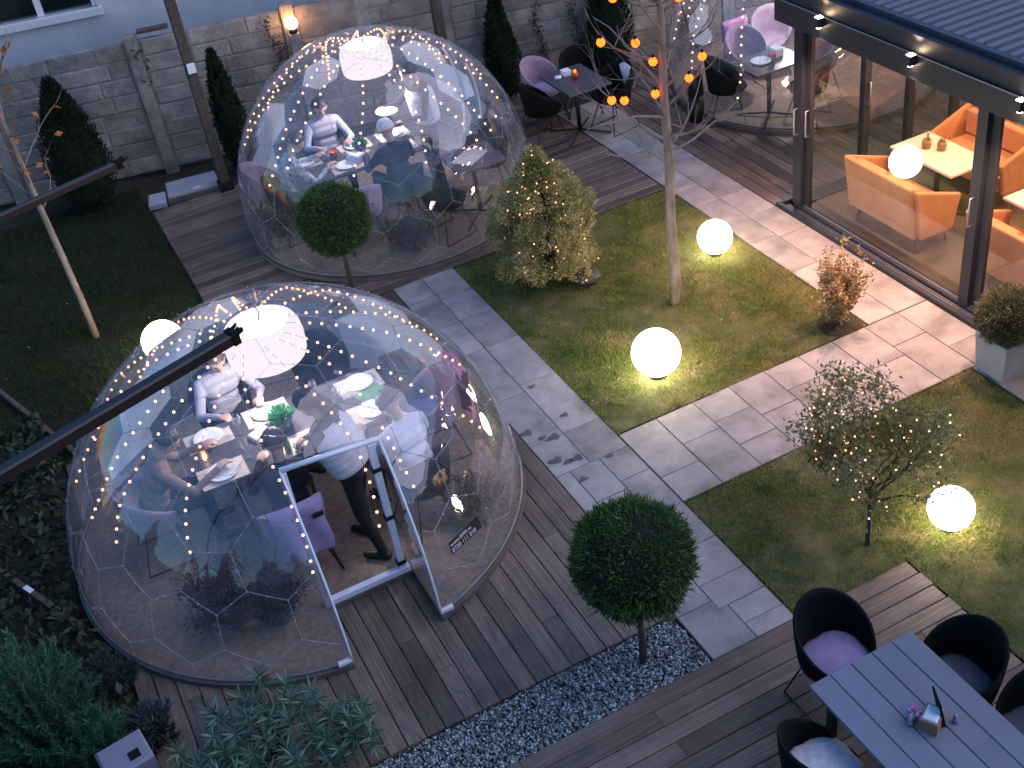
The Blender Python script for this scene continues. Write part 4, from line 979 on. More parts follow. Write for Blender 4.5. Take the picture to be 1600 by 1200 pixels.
column_table('cream marble booth table at the right edge of the picture', 8.76, 7.12, 0.66, 0.98, 0.012, 0.74, 0, 'cream_marble')
for x, y, w in ((8.60, 8.88, 'with cutlery'), (8.68, 8.74, 'without cutlery')):
    t = thing('wooden_pot', 'small round wooden pot ' + w + ' on the booth table', 'pot', (x, y, 0.753))
    mb('tan_wood').lathe([(0, 0), (0.045, 0), (0.05, 0.06), (0.045, 0.10), (0.035, 0.10), (0.035, 0.02), (0, 0.02)], n=18).build('pot', t)
    if 'cutlery' in w and 'out' not in w:
        for k in range(4): mb('tan_wood').tube([(random.uniform(-.02, .02), random.uniform(-.02, .02), 0.03), (random.uniform(-.03, .03), random.uniform(-.03, .03), 0.19)], 0.006, 5).build('cutlery', t)
    else: mb('tan_wood').ball((0, 0, 0.115), 0.028, 10, 6).build('lid', t)
# ---------------------------------------------------------------- people
def tapered(m, a, b, ra, rb, n=10):
    a = Vector(a); b = Vector(b); d = b - a
    L = d.length; d = d.normalized() if L > 1e-6 else Vector((0, 0, 1))
    u = d.orthogonal().normalized(); w = d.cross(u); rings = []
    for k in range(4):
        t = math.pi / 2 * (1 - k / 4) ; rings.append((a - d * ra * math.sin(t), max(ra * math.cos(t), 1e-4)))
    rings.append((a, ra)); rings.append((b, rb))
    for k in range(1, 5):
        t = math.pi / 2 * k / 4; rings.append((b + d * rb * math.sin(t), max(rb * math.cos(t), 1e-4)))
    V = []; Fc = []
    for c, r in rings:
        for j in range(n):
            q = 2 * math.pi * j / n; V.append(c + (u * math.cos(q) + w * math.sin(q)) * r)
    for i in range(len(rings) - 1):
        for j in range(n):
            x = i * n + j; y = i * n + (j + 1) % n; Fc.append((x, y, y + n, x + n))
    Fc.append(tuple(range(n - 1, -1, -1))); Fc.append(tuple(range((len(rings) - 1) * n, len(rings) * n)))
    m.add(V, Fc, True)
def two_bone(a, t, l1, l2, hint):
    a = Vector(a); t = Vector(t); d = t - a; L = min(d.length, (l1 + l2) * 0.995); d.normalize(); t = a + d * L
    x = (l1 * l1 - l2 * l2 + L * L) / (2 * L); h = math.sqrt(max(l1 * l1 - x * x, 0)); p = Vector(hint) - d * Vector(hint).dot(d); p.normalize()
    return a + d * x + p * h, t
def person(label, loc, face, sit, lean, hands, cols, hair='short', head_pitch=0.25, hair_col='hair_black', stride=0.0, sc=1.0, sleeves='top', vest=None):
    root = thing('person', label, 'person', loc, math.radians(face - 90))
    caps = []
    def cap(a, b, ra, rb, reg): caps.append((Vector(a) * sc, Vector(b) * sc, ra * sc, rb * sc, reg))
    ph = 0.52 if sit else 0.90
    pel = Vector((0, -0.03 if sit else 0, ph)); up = Vector((0, math.sin(lean), math.cos(lean))); fw = Vector((0, math.cos(lean), -math.sin(lean))); X = Vector((1, 0, 0))
    ch = pel + up * 0.34; nk = pel + up * 0.50
    cap(pel - X * 0.07, pel + X * 0.07, 0.115, 0.115, 'leg'); cap(pel + up * 0.08 - X * 0.05, pel + up * 0.10 + X * 0.05, 0.112, 0.112, 'top')
    cap(pel + up * 0.18 - X * 0.05, pel + up * 0.18 + X * 0.05, 0.105, 0.105, 'top'); cap(ch - X * 0.075, ch + X * 0.075, 0.115, 0.115, 'top')
    cap(ch + up * 0.08 - X * 0.11, ch + up * 0.08 + X * 0.11, 0.085, 0.085, 'top'); cap(ch + up * 0.10, nk, 0.075, 0.055, 'top')
    hd = Vector((0, math.sin(lean + head_pitch), math.cos(lean + head_pitch))); hf = Vector((0, math.cos(lean + head_pitch), -math.sin(lean + head_pitch)))
    hc = nk + up * 0.07 + hd * 0.10 + hf * 0.02
    cap(nk - up * 0.02, nk + up * 0.09, 0.052, 0.048, 'skin')
    cap(hc - hf * 0.02 + hd * 0.02, hc + hf * 0.015 + hd * 0.02, 0.092, 0.088, 'skin'); cap(hc - hd * 0.06 + hf * 0.03, hc - hd * 0.045 + hf * 0.055, 0.058, 0.045, 'skin')
    cap(hc + hf * 0.095 + hd * 0.01, hc + hf * 0.115 - hd * 0.025, 0.012, 0.017, 'skin')
    for sg in (-1, 1): cap(hc + X * sg * 0.09 + hd * 0.01, hc + X * sg * 0.094 - hd * 0.02, 0.016, 0.012, 'skin')
    for sg, tgt in zip((-1, 1), hands):
        sh = ch + up * 0.09 + X * sg * 0.175; el, wr = two_bone(sh, Vector(tgt), 0.29, 0.26, X * sg * 0.6 - Vector((0, 0.35, 0.8)))
        cap(sh, el, 0.056, 0.044, sleeves); cap(el, wr, 0.043, 0.030, sleeves)
        d = (wr - el).normalized(); sd_ = d.cross(Vector((0, 0, 1)));
        sd_ = sd_.normalized() if sd_.length > 1e-3 else Vector((1, 0, 0)); pn = sd_.cross(d)
        pc = wr + d * 0.055
        for k in (-1, 0, 1): cap(wr + sd_ * k * 0.012, pc + sd_ * k * 0.026, 0.017, 0.015, 'skin')
        for k, fl_ in zip((-1.5, -0.5, 0.5, 1.5), (0.062, 0.075, 0.08, 0.07)):
            b0 = pc + sd_ * k * 0.021 + d * 0.012; b1 = b0 + d * fl_ * 0.55 - pn * 0.012; b2 = b1 + d * fl_ * 0.3 - pn * 0.03
            cap(b0, b1, 0.0105, 0.010, 'skin'); cap(b1, b2, 0.010, 0.009, 'skin')
        tb = wr + d * 0.02 - sd_ * sg * 0.02; t2 = tb + d * 0.035 - sd_ * sg * 0.035 - pn * 0.01; cap(tb, t2, 0.014, 0.012, 'skin'); cap(t2, t2 + d * 0.03 - pn * 0.012, 0.0115, 0.0095, 'skin')
        hip = pel + X * sg * 0.085
        if sit: kn = hip + Vector((sg * 0.06, 0.42, 0.0)); an = kn + Vector((0, 0.03 + 0.05 * sg * stride, -0.42))
        else: kn = hip + Vector((sg * 0.02, 0.04 + sg * stride * 0.5, -0.42)); an = Vector((hip.x + sg * 0.03, -0.02 + sg * stride, 0.075))
        cap(hip, kn, 0.088, 0.06, 'leg'); cap(kn, an, 0.058, 0.042, 'leg'); cap(an + Vector((0, -0.03, -0.03)), an + Vector((sg * 0.02, 0.15, -0.035)), 0.042, 0.036, 'shoe')
    m = MB().use('skin')
    for a, b, ra, rb, rg in caps: tapered(m, a, b, ra, rb)
    tmp = m.build('tmp_body'); md = tmp.modifiers.new('r', 'REMESH'); md.mode = 'VOXEL'; md.voxel_size = 0.0085
    s_ = tmp.modifiers.new('s', 'SMOOTH'); s_.factor = 0.5; s_.iterations = 3
    dg = bpy.context.evaluated_depsgraph_get(); me = bpy.data.meshes.new_from_object(tmp.evaluated_get(dg)); bpy.data.objects.remove(tmp)
    me.materials.clear(); regs = ['top', 'leg', 'skin', 'shoe', 'sleeve']
    for r in regs: me.materials.append(MATS[cols[r] if r in cols else cols['top']])
    n = len(me.polygons); c = np.zeros(n * 3, dtype=np.float32); me.polygons.foreach_get('center', c); c = c.reshape(-1, 3); best = np.full(n, 1e9); idx = np.zeros(n, dtype=np.int32)
    for a, b, ra, rb, rg in caps:
        A = np.array(a); B = np.array(b) - A; t = np.clip(((c - A) @ B) / max(B @ B, 1e-9), 0, 1); dd = np.linalg.norm(c - (A + t[:, None] * B), axis=1) - (ra + (rb - ra) * t)
        q = dd < best; best[q] = dd[q]; idx[q] = regs.index(rg)
    me.polygons.foreach_set('material_index', idx); me.polygons.foreach_set('use_smooth', np.ones(n, dtype=bool)); me.update()
    link('body', me, root)
    # hair: shell over skull top and back
    HC = hc * sc; hm = MB().use(hair_col); nu, nv = 26, 14; V = []; Fc = []
    low = -0.25 if hair == 'short' else -0.6
    for j in range(nv):
        for i in range(nu):
            az = 2 * math.pi * i / nu; frontness = math.cos(az)        # 1 = face side
            lo = 0.42 if frontness > 0.55 else (low + (0.42 - low) * max(0, (frontness + 0.1) / 0.65) if frontness > -0.1 else low)
            el_ = math.pi / 2 - (math.pi / 2 - lo) * j / (nv - 1); r = 0.103 + 0.006 * math.sin(az * 9 + j) * (j > 1)
            p = hf * (math.cos(el_) * math.cos(az) * r * 1.06) + X * (math.cos(el_) * math.sin(az) * r) + hd * (math.sin(el_) * r * 1.05 + 0.018) - hf * 0.008
            V.append(HC + p * sc)
    for j in range(nv - 1):
        for i in range(nu): a = j * nu + i; b = j * nu + (i + 1) % nu; Fc.append((a, b, b + nu, a + nu))
    hm.add(V, Fc, True)
    if hair == 'long':
        p0 = HC - hf * 0.09 * sc; hm.tube([p0, p0 - hf * 0.05 - hd * 0.08, p0 - hf * 0.03 - hd * 0.20, p0 - hf * 0.01 - hd * 0.30], [0.055, 0.06, 0.05, 0.015], 10)
    hm.build('hair', root)
    for sg in (-1, 1): mb('eye_dark').ball(HC + (X * sg * 0.034 + hf * 0.094 + hd * 0.018) * sc, 0.009 * sc, 8, 6).build('eye', root)
    if vest:
        # puffer vest: quilted shell round the trunk
        vm = MB().use(vest); V = []; Fc = []; nu, nv = 32, 22
        for j in range(nv):
            q = j / (nv - 1); cpt = pel + up * (0.02 + 0.44 * q)
            wx = 0.195 + 0.02 * math.sin(q * 3.1) - (0.03 if q > 0.9 else 0); wy = 0.150 + 0.012 * math.sin(q * 3.1) - (0.03 if q > 0.9 else 0); puff = 0.009 * abs(math.sin(q * math.pi * 7))
            for i in range(nu):
                az = 2 * math.pi * i / nu; V.append((cpt + X * math.cos(az) * (wx + puff) + fw * math.sin(az) * (wy + puff)) * sc)
        for j in range(nv - 1):
            for i in range(nu): a = j * nu + i; b = j * nu + (i + 1) % nu; Fc.append((a, b, b + nu, a + nu))
        vm.add(V, Fc, True); vm.build('vest', root)
    return root
dark = dict(top='cloth_black', leg='cloth_black', skin='skin', shoe='shoe_black')
wt = person('waitress in a pale quilted vest leaning over the near dome table', (1.42, 7.38, ZF), 135, False, 0.34, [(-0.20, 0.52, 1.00), (0.20, 0.50, 0.96)],
            dict(top='cloth_black', leg='cloth_black', skin='skin', shoe='shoe_black'), 'long', 0.15, stride=0.12, vest='cloth_white')
person('guest dressed in black seated on the blanket chair with back to the doorway', (0.90, 7.56, ZF), 80, True, 0.22, [(-0.18, 0.42, 0.80), (0.2, 0.44, 0.80)], dark, 'short', 0.3, 'hair_brown')
person('guest in a white shirt seated right of the doorway in the near dome', (1.95, 7.46, ZF), 105, True, 0.30, [(-0.2, 0.45, 0.80), (0.18, 0.45, 0.80)], dict(top='cloth_white', leg='cloth_navy', skin='skin_tan', shoe='shoe_black'), 'short', 0.35)
person('guest in a brown coat leaning over the table at the left of the near dome', (-0.08, 8.34, ZF), 0, True, 0.38, [(-0.2, 0.52, 0.80), (0.2, 0.55, 0.80)], dict(top='cloth_grey', leg='cloth_navy', skin='skin', shoe='shoe_black'), 'short', 0.3)
person('guest in a pale top seated behind the table under the drum lamp', (0.80, 9.28, ZF), -80, True, 0.2, [(-0.2, 0.42, 0.80), (0.2, 0.42, 0.80)], dict(top='cloth_rose', leg='cloth_navy', skin='skin', shoe='shoe_black'), 'long', 0.2, 'hair_brown')
person('waiter in a white vest standing at the end of the middle dome table', (4.52, 12.98, ZF), 185, False, 0.14, [(-0.22, 0.42, 1.10), (0.2, 0.45, 1.15)], dark, 'short', 0.25, 'hair_brown', vest='cloth_white')
person('guest in a black and white patterned jacket in the middle dome', (2.66, 12.98, ZF), 5, True, 0.28, [(-0.2, 0.45, 0.80), (0.2, 0.45, 0.80)], dict(top='cloth_pattern', leg='cloth_navy', skin='skin', shoe='shoe_black'), 'short', 0.3)
cm = person('guest in dark clothes and a pale cap at the front of the middle dome table', (3.85, 12.40, ZF), 95, True, 0.2, [(-0.2, 0.44, 0.80), (0.2, 0.44, 0.80)], dict(top='cloth_navy', leg='cloth_navy', skin='skin', shoe='shoe_black'), 'short', 0.25, 'white_fur')
person('guest in a lilac grey jumper behind the middle dome table', (3.42, 13.80, ZF), -92, True, 0.15, [(-0.2, 0.42, 0.80), (0.2, 0.42, 0.80)], dict(top='cloth_rose', leg='cloth_navy', skin='skin', shoe='shoe_black'), 'long', 0.2)
# bottle and glass held by the waitress, dish held by the waiter
put(mb('green_bottle').lathe([(0, 0), (0.03, 0), (0.032, 0.10), (0.012, 0.15), (0.012, 0.19), (0, 0.19)], n=14).mesh('bottle'), 'bottle', 'bright green bottle in the hand of the waitress', 'bottle', 1.06, 8.06, TZ + 0.001)
put(plate_me, 'plate', 'white dish carried by the waiter of the middle dome', 'plate', 4.02, 12.95, ZF + 1.16)
# ---------------------------------------------------------------- globe lamps
def globe(label, px, py, r):
    p = at(px, py, r + 0.02); t = thing('globe_lamp', label, 'lamp', (p.x, p.y, 0.0), 0, 'glowing garden globes')
    mb('globe_glow').ball((0, 0, r + 0.02), r, 40, 24).build('globe', t)
    mb('black_metal').lathe([(0, 0.035), (r * 0.35, 0.035), (r * 0.38, -0.02), (0, -0.02)], n=20).build('base', t)
globe('largest glowing globe lamp near the middle of the square lawn', 1025, 551, 0.235)
globe('glowing globe lamp on the square lawn beside the pavilion path', 1117, 370, 0.190)
globe('glowing globe lamp on the lower lawn near the right picture edge', 1486, 794, 0.178)
globe('glowing globe lamp behind the near dome on the dark grass', 255, 533, 0.225)
# lamp on the boundary wall
s, z = on_wall(455, 36, -0.16); p = W0 + Wu * s - Wn * 0.16
wlp = thing('wall_lamp', 'bright orange lamp on a pale post against the boundary wall', 'lamp', (p.x, p.y, 0.0), WA)
mb('wall_glow').ball((0, 0, z), 0.085, 18, 12).build('bulb', wlp); mb('black_metal').lathe([(0.0, 0.06), (0.05, 0.06), (0.06, 0.0), (0, 0)], c=(0, 0, z - 0.13), n=14).build('socket', wlp)
mb('concrete').box((-0.07, -0.05, -0.07), (0.07, 0.05, z - 0.131), ch=0.01).build('post', wlp)
# ---------------------------------------------------------------- poles and beams
def pole(label, x, y, h, zbox, w=0.06):
    t = thing('timber_pole', label, 'pole', (x, y, 0))
    mb('bark_dark').box((-w, -w, -0.07), (w, w, h), ch=0.01).build('shaft', t)
    mb('black_metal').box((-w - 0.03, -w - 0.03, -0.02), (w + 0.03, w + 0.03, 0.12)).build('shoe', t)
    mb('white_paint').box((-0.05, -w - 0.05, zbox - 0.06), (0.05, -w - 0.002, zbox + 0.06), ch=0.01).build('switch_box', t)
pole('tall dark timber pole with a white switch box left of the middle dome', 2.24, 14.98, 4.8, 1.72)
pole('dark timber pole with a white switch box behind the middle dome', 5.62, 14.98, 4.6, 1.78)
def beam(label, a, b, w, h):
    a = Vector(a); b = Vector(b); d = (b - a).normalized(); a = a - d * 2.2; L = (b - a).length
    t = thing('black_beam', label, 'beam', a, math.atan2(d.y, d.x))
    mb('black_metal').box((0, -w / 2, -h / 2), (L - 0.07, w / 2, h / 2), ch=0.012).build('shaft', t)
    mb('black_shell').box((L - 0.069, -w * 0.6, -h * 0.6), (L - 0.02, w * 0.6, h * 0.6), ch=0.01).build('end_collar', t)
    for k in range(7):
        y = (k / 6 - 0.5) * w * 1.1; zz = random.uniform(-0.3, 0.5) * h
        mb('black_shell').tube([(L - 0.02, y, zz), (L + random.uniform(0.01, 0.04), y * 1.15, zz + 0.012)], 0.008, 6).build('prong', t)
    mb('black_metal').box((0.1, -0.05, -a.z), (0.2, 0.05, -h / 2 - 0.001)).build('mast', t)
beam('black metal beam jutting over the near dome from the left', at(0, 742, 3.0), at(372, 520, 3.0), 0.085, 0.075)
beam('thinner black metal beam jutting over the dark grass from the left', at(0, 340, 3.0), at(192, 253, 3.0), 0.055, 0.06)
for i, (a, b, w) in enumerate((((-1.15, 11.96), (-0.62, 10.35), 'at the dark grass edge'), ((-1.75, 9.5), (-0.98, 7.85), 'with a white label in the lower left planting'))):
    A = Vector((*a, 0.03)); B = Vector((*b, 0.03)); d = B - A
    t = thing('timber_edging', 'thin timber edging rail on the ground ' + w, 'edging', (A.x, A.y, 0.10 if i else 0.03), math.atan2(d.y, d.x))
    mb('bark_dark').box((0, -0.025, -0.03), (d.length, 0.025, 0.035), ch=0.006).build('rail', t)
    if i:
        mb('white_paint').box((d.length * 0.56, -0.022, 0.036), (d.length * 0.56 + 0.11, 0.022, 0.042)).build('label_plate', t)
        for q in (0.1, d.length - 0.15): mb('bark_dark').box((q, -0.02, -0.17), (q + 0.05, 0.02, -0.031)).build('stake', t)
ht = thing('utility_hatch', 'grey utility hatch on the ground beside the tall pole', 'hatch', (1.86, 15.32, -0.03), WA * 0.6)
mb('rim_dark').box((-0.36, -0.24, -0.03), (0.36, 0.24, 0.07)).build('frame', ht); mb('hatch_grey').box((-0.34, -0.22, 0.0705), (0.34, 0.22, 0.11), ch=0.01).build('lid', ht); mb('white_paint').box((0.0, -0.20, 0.1105), (0.1, -0.17, 0.12)).build('grip', ht)
hb = mb('hatch_grey').box((-0.12, -0.16, -0.04), (0.12, 0.16, 0.05), ch=0.02).build('paving_block', loc=(1.36, 15.28, 0), rot=(0, 0, -0.2)); tag(hb, 'small grey concrete block left of the utility hatch', 'block')
bx = thing('grey_box', 'grey lilac plastic box with a dark handle hole at the lower left edge', 'box', (-0.90, 6.16, 0), 0.15)
mb('grey_plastic').box((-0.17, -0.14, 0), (0.17, 0.16, 0.36), ch=0.02).build('body', bx); mb('black_shell').box((0.02, -0.09, 0.3605), (0.10, -0.01, 0.364)).build('handle_hole', bx)
st = mb('dark_stone').ball((0, 0, 0.075), 0.165, 28, 16, (1.0, 0.85, 0.5)).build('boulder', loc=(at(917, 440).x, at(917, 440).y, -0.01)); tag(st, 'smooth dark oval boulder at the foot of the lit golden shrub', 'stone')
# ---------------------------------------------------------------- plants
def core_ball(m, c, r, sq=(1, 1, 1)): return m.ball(c, r, 16, 10, sq)
def topiary(label, x, y, zc, r, n):
    t = thing('topiary_tree', label, 'tree', (x, y, 0))
    mb('bark_dark').tube([(0, 0, -0.05), (0.01, 0, zc * 0.3), (-0.008, 0.005, zc * 0.7), (0, 0, zc)], [0.033, 0.027, 0.025, 0.02], 9).build('trunk', t)
    D = sphere_pts(n); lump = 1 + 0.055 * np.sin(D[:, 0] * 7 + 1) * np.sin(D[:, 1] * 6) + 0.04 * np.sin(D[:, 2] * 11 + D[:, 0] * 5)
    P = D * (r * rng.uniform(0.84, 0.97, n) * lump)[:, None]; P[:, 2] = P[:, 2] * 0.97 + zc
    V, Fq = leaf_arrays(P, D * 0.75 + rng.normal(0, 0.55, D.shape) + np.array([0, 0, 0.25]), rng.uniform(0.03, 0.06, n), rng.uniform(0.008, 0.014, n))
    k = 260; D2 = sphere_pts(k); P2 = D2 * r * 0.95; P2[:, 2] = P2[:, 2] * 0.97 + zc; V2, F2 = leaf_arrays(P2, D2 + rng.normal(0, 0.45, D2.shape) + np.array([0, 0, 0.3]), rng.uniform(0.06, 0.12, k), 0.009)
    V = np.concatenate([V, V2]); Fq = np.concatenate([Fq, F2 + n * 4]); cr = link('crown', np_mesh('crown', V, Fq, 'thuja'), t)
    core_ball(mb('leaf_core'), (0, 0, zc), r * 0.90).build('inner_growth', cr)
topiary('clipped round topiary tree on the gravel strip in front', 2.68, 5.17, 1.06, 0.43, 15000)
topiary('clipped round topiary tree before the middle dome', 2.74, 11.52, 0.88, 0.405, 12000)
def cypress(label, x, y, h, r, n):
    t = thing('cypress', label, 'tree', (x, y, 0))
    mb('bark_dark').tube([(0, 0, -0.05), (0, 0, h * 0.8)], [0.03, 0.01], 6).build('trunk', t)
    q = rng.uniform(0, 1, n) ** 0.75; a = rng.uniform(0, 2 * np.pi, n)
    prof = np.clip(np.sin(np.pi * np.clip(q * 0.85 + 0.13, 0, 1)) ** 0.8, 0.05, 1) * (1 - q * 0.45)
    R = r * prof * (1 + 0.12 * np.sin(a * 5 + q * 9)) * rng.uniform(0.75, 1.05, n)
    P = np.stack([R * np.cos(a), R * np.sin(a), q * h * 0.97], -1); D = np.stack([np.cos(a) * 0.5, np.sin(a) * 0.5, np.full(n, 0.9)], -1) + rng.normal(0, 0.3, (n, 3))
    V, Fq = leaf_arrays(P, D, rng.uniform(0.04, 0.09, n), rng.uniform(0.012, 0.022, n))
    cr = link('crown', np_mesh('crown', V, Fq, 'thuja_dark'), t)
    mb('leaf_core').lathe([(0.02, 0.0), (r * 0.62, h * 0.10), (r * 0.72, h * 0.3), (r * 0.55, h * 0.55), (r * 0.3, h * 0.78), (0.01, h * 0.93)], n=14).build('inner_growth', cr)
cypress('broad dark conifer at the left end of the boundary wall', 0.60, 15.72, 1.85, 0.46, 9000)
cypress('narrow dark conifer between the tall pole and the middle dome', 2.62, 15.45, 1.72, 0.24, 5000)
cypress('slender dark conifer right of the middle dome at the wall', 6.42, 14.86, 1.55, 0.27, 5000)
cypress('dark conifer behind the bare tree at the wall', 7.95, 14.50, 1.75, 0.36, 6000)
def limb(m, a, d, L, r, depth, tips, jit=0.35, n=6, k=3, lift=0.12, split=(2, 3)):
    pts = [Vector(a)]; dd = Vector(d).normalized(); rs = [r]
    for i in range(n):
        dd = (dd + Vector((random.gauss(0, jit), random.gauss(0, jit), random.gauss(0, jit) + lift)) * 0.35).normalized(); pts.append(pts[-1] + dd * L / n); rs.append(r * (1 - 0.7 * (i + 1) / n))
    m.tube(pts, rs, 6 if r > 0.012 else 4); tips.append((pts[-1], dd)); tips.append((pts[n // 2 + 1], dd))
    if depth > 0:
        for _ in range(random.randint(*split)):
            i = random.randint(2, n); q = (dd + Vector((random.gauss(0, 0.7), random.gauss(0, 0.7), random.gauss(0.15, 0.5)))).normalized(); limb(m, pts[i], q, L * random.uniform(0.4, 0.65), rs[i] * 0.75, depth - 1, tips, jit, max(4, n - 1), k, lift, split)
# bare tree on the square lawn
tx, ty = 5.46, 9.0
t = thing('bare_tree', 'slim bare young tree with orange bulbs on the square lawn', 'tree', (tx, ty, 0))
mb('bark').tube([(0, 0, -0.05), (0.005, 0, 0.4), (-0.008, 0.005, 1.0), (0.01, -0.005, 1.6), (-0.005, 0, 2.3), (0.01, 0.0, 3.0), (0, 0.01, 3.8), (0.02, 0, 4.6)], [0.062, 0.052, 0.049, 0.046, 0.040, 0.032, 0.022, 0.010], 12).build('trunk', t)
br = mb('twig'); tips = []
for i in range(24):
    z = 1.72 + 2.5 * (i / 23) ** 1.1; a = i * 2.4 + random.uniform(-.3, .3); L = random.uniform(0.6, 1.0) * (1.15 - 0.5 * (z - 1.7) / 2.6)
    limb(br, (0, 0, z), (math.cos(a), math.sin(a), random.uniform(0.25, 0.75)), L, 0.015, 2, tips, lift=0.25)
for sx in (-1, 1): limb(br, (0, 0, 1.72), (sx * 0.9, -0.25, 0.22), 0.85, 0.015, 2, tips, lift=0.12)
br.build('branches', t)
fs = thing('festoon_light_string', 'string of round orange bulbs wound through the bare tree', 'festoon lights', (tx, ty, 0))
bp_ = []
for (x, z) in ((4.87, 2.97), (5.26, 2.83), (5.36, 2.66), (5.06, 3.30), (5.62, 3.2), (5.84, 2.59), (5.72, 2.40), (5.36, 2.35), (5.06, 2.36), (4.88, 2.45)):
    bp_.append(Vector((x - tx, random.uniform(-0.12, 0.12), z)))
cb_ = []
for a, b in zip(bp_, bp_[1:]):
    for i in range(6): q = i / 6; cb_.append(a.lerp(b, q) + Vector((0, 0, -0.12 * math.sin(math.pi * q) + 0.035)))
mb('cable').tube(cb_ + [bp_[-1] + Vector((0, 0, 0.035))], 0.004, 5).build('cable', fs)
AB = mb('amber_glow').ball((0, 0, 0), 0.040, 12, 8).mesh('bulb')
for p in bp_:
    b = link('bulb', AB, fs, loc=p); mb('black_shell').lathe([(0, 0.065), (0.012, 0.065), (0.012, 0.036), (0, 0.036)], n=8).build('socket', b)
# slim tree on the dark grass
t = thing('slim_tree', 'slim leaning young tree with a few orange leaves at the left edge', 'tree', (-0.02, 12.42, 0))
mb('bark').tube([(0, 0, -0.05), (0.0, 0, 0.5), (-0.012, 0, 1.1), (-0.03, 0.0, 1.7), (-0.04, 0.02, 2.4), (-0.07, 0.03, 3.2)], [0.042, 0.040, 0.037, 0.033, 0.026, 0.014], 10).build('trunk', t)
br = mb('twig'); tips = []
for i in range(9):
    z = 1.6 + i * 0.17; a = i * 2.3; limb(br, (-0.03, 0.01, z), (math.cos(a), math.sin(a), 0.7), 0.7, 0.012, 1, tips)
bo = br.build('branches', t)
P = np.array([tuple(p) for p, d in tips if random.random() < 0.6]); V, Fq = leaf_arrays(P, rng.normal(0, 1, P.shape), 0.09, 0.06); link('leaves', np_mesh('leaves', V, Fq, 'autumn_leaf'), t)
def bulbs_in(label, P, loc, me):
    t = thing('fairy_light_string', label, 'fairy lights', loc); P = [Vector(p) for p in P]; order = [P.pop(0)]
    while P:
        j = min(range(len(P)), key=lambda k: (P[k] - order[-1]).length); order.append(P.pop(j))
    mb('copper_wire').tube(order, 0.0015, 4, cap=False).build('wire', t)
    for p in order: link('bulb', me, t, loc=p)
# golden shrub with lights
gx, gy = 4.60, 10.22
t = thing('golden_shrub', 'tall golden green shrub wound with tiny lights on the square lawn', 'shrub', (gx, gy, 0))
br = mb('bark_dark'); tips = []
for i in range(7):
    a = i * 0.9; limb(br, (0, 0, -0.03), (math.cos(a) * 0.35, math.sin(a) * 0.35, 1), 1.1, 0.018, 1, tips)
br.build('stems', t)
blobs = []
for i in range(135):
    z = 0.16 + 1.35 * (i / 134) ** 0.95; q = (z - 0.16) / 1.35; rr = 0.47 * (0.62 + 0.75 * math.sin(math.pi * min(1, q * 0.9 + 0.12)) - 0.62 * q); a = random.uniform(0, 6.28)
    blobs.append((rr * math.sqrt(random.uniform(0.15, 1)) * math.cos(a), rr * math.sqrt(random.uniform(0.15, 1)) * math.sin(a), z, random.uniform(0.09, 0.17) * (1.15 - 0.35 * q)))
ch = []
for bx_, by_, bz_, r in blobs:
    n = int(300 * (r / 0.12) ** 2); D = sphere_pts(n); D[:, 2] = D[:, 2] * 0.8 + 0.15; P = unit(D) * (r * rng.uniform(0.55, 1.0, (n, 1))) + np.array([bx_, by_, bz_]); ch.append(leaf_arrays(P, D + rng.normal(0, 0.5, D.shape), rng.uniform(0.022, 0.042, n), rng.uniform(0.013, 0.022, n)))
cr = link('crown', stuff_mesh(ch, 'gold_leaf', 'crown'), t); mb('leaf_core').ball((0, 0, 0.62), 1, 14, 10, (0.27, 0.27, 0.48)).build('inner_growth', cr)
LB = bulb_mesh(0.0072, 'fairy_glow')
pp = []
while len(pp) < 130:
    b = random.choice(blobs); D = Vector(sphere_pts(1)[0]); p = Vector(b[:3]) + D * b[3] * 1.02
    if p.y < 0.05 or random.random() < 0.3: pp.append(p)
bulbs_in('tiny warm lights wound through the golden shrub', pp, (gx, gy, 0), LB)
# photinia with lights
sx_, sy_ = 4.77, 5.20; random.seed(21)
t = thing('standard_shrub', 'loose reddish green standard shrub with tiny lights on the lower lawn', 'shrub', (sx_, sy_, 0))
mb('bark_dark').tube([(0, 0, -0.05), (0.006, 0, 0.2), (0, 0.005, 0.45)], [0.024, 0.02, 0.018], 8).build('trunk', t)
br = mb('bark_dark'); tips = []
for i in range(15):
    a = i * 2.4 + random.uniform(-.2, .2); limb(br, (0, 0, 0.38 + 0.02 * i), (math.cos(a), math.sin(a), random.uniform(0.8, 1.7)), random.uniform(0.5, 0.75), 0.011, 2, tips, lift=0.1)
br.build('branches', t)
ch = []
tips = [(p, d) for p, d in tips if math.hypot(p.x, p.y) < 0.18 + 0.48 * min(1.0, max(0.0, (p.z - 0.40) / 0.65)) and p.z < 1.5]
for p, d in tips:
    n = random.randint(20, 34); P = np.array(p) + rng.normal(0, 0.055, (n, 3)); ch.append(leaf_arrays(P, np.array(d) * 0.6 + rng.normal(0, 0.7, (n, 3)), rng.uniform(0.035, 0.06, n), rng.uniform(0.014, 0.024, n)))
link('crown', stuff_mesh(ch, 'photinia_leaf', 'crown'), t)
tp = [Vector(p) + Vector((random.gauss(0, .04), random.gauss(0, .04), random.gauss(0, .04))) for p, d in tips]; random.shuffle(tp)
bulbs_in('tiny warm lights wound through the loose shrub on the lower lawn', tp[:150], (sx_, sy_, 0), LB)
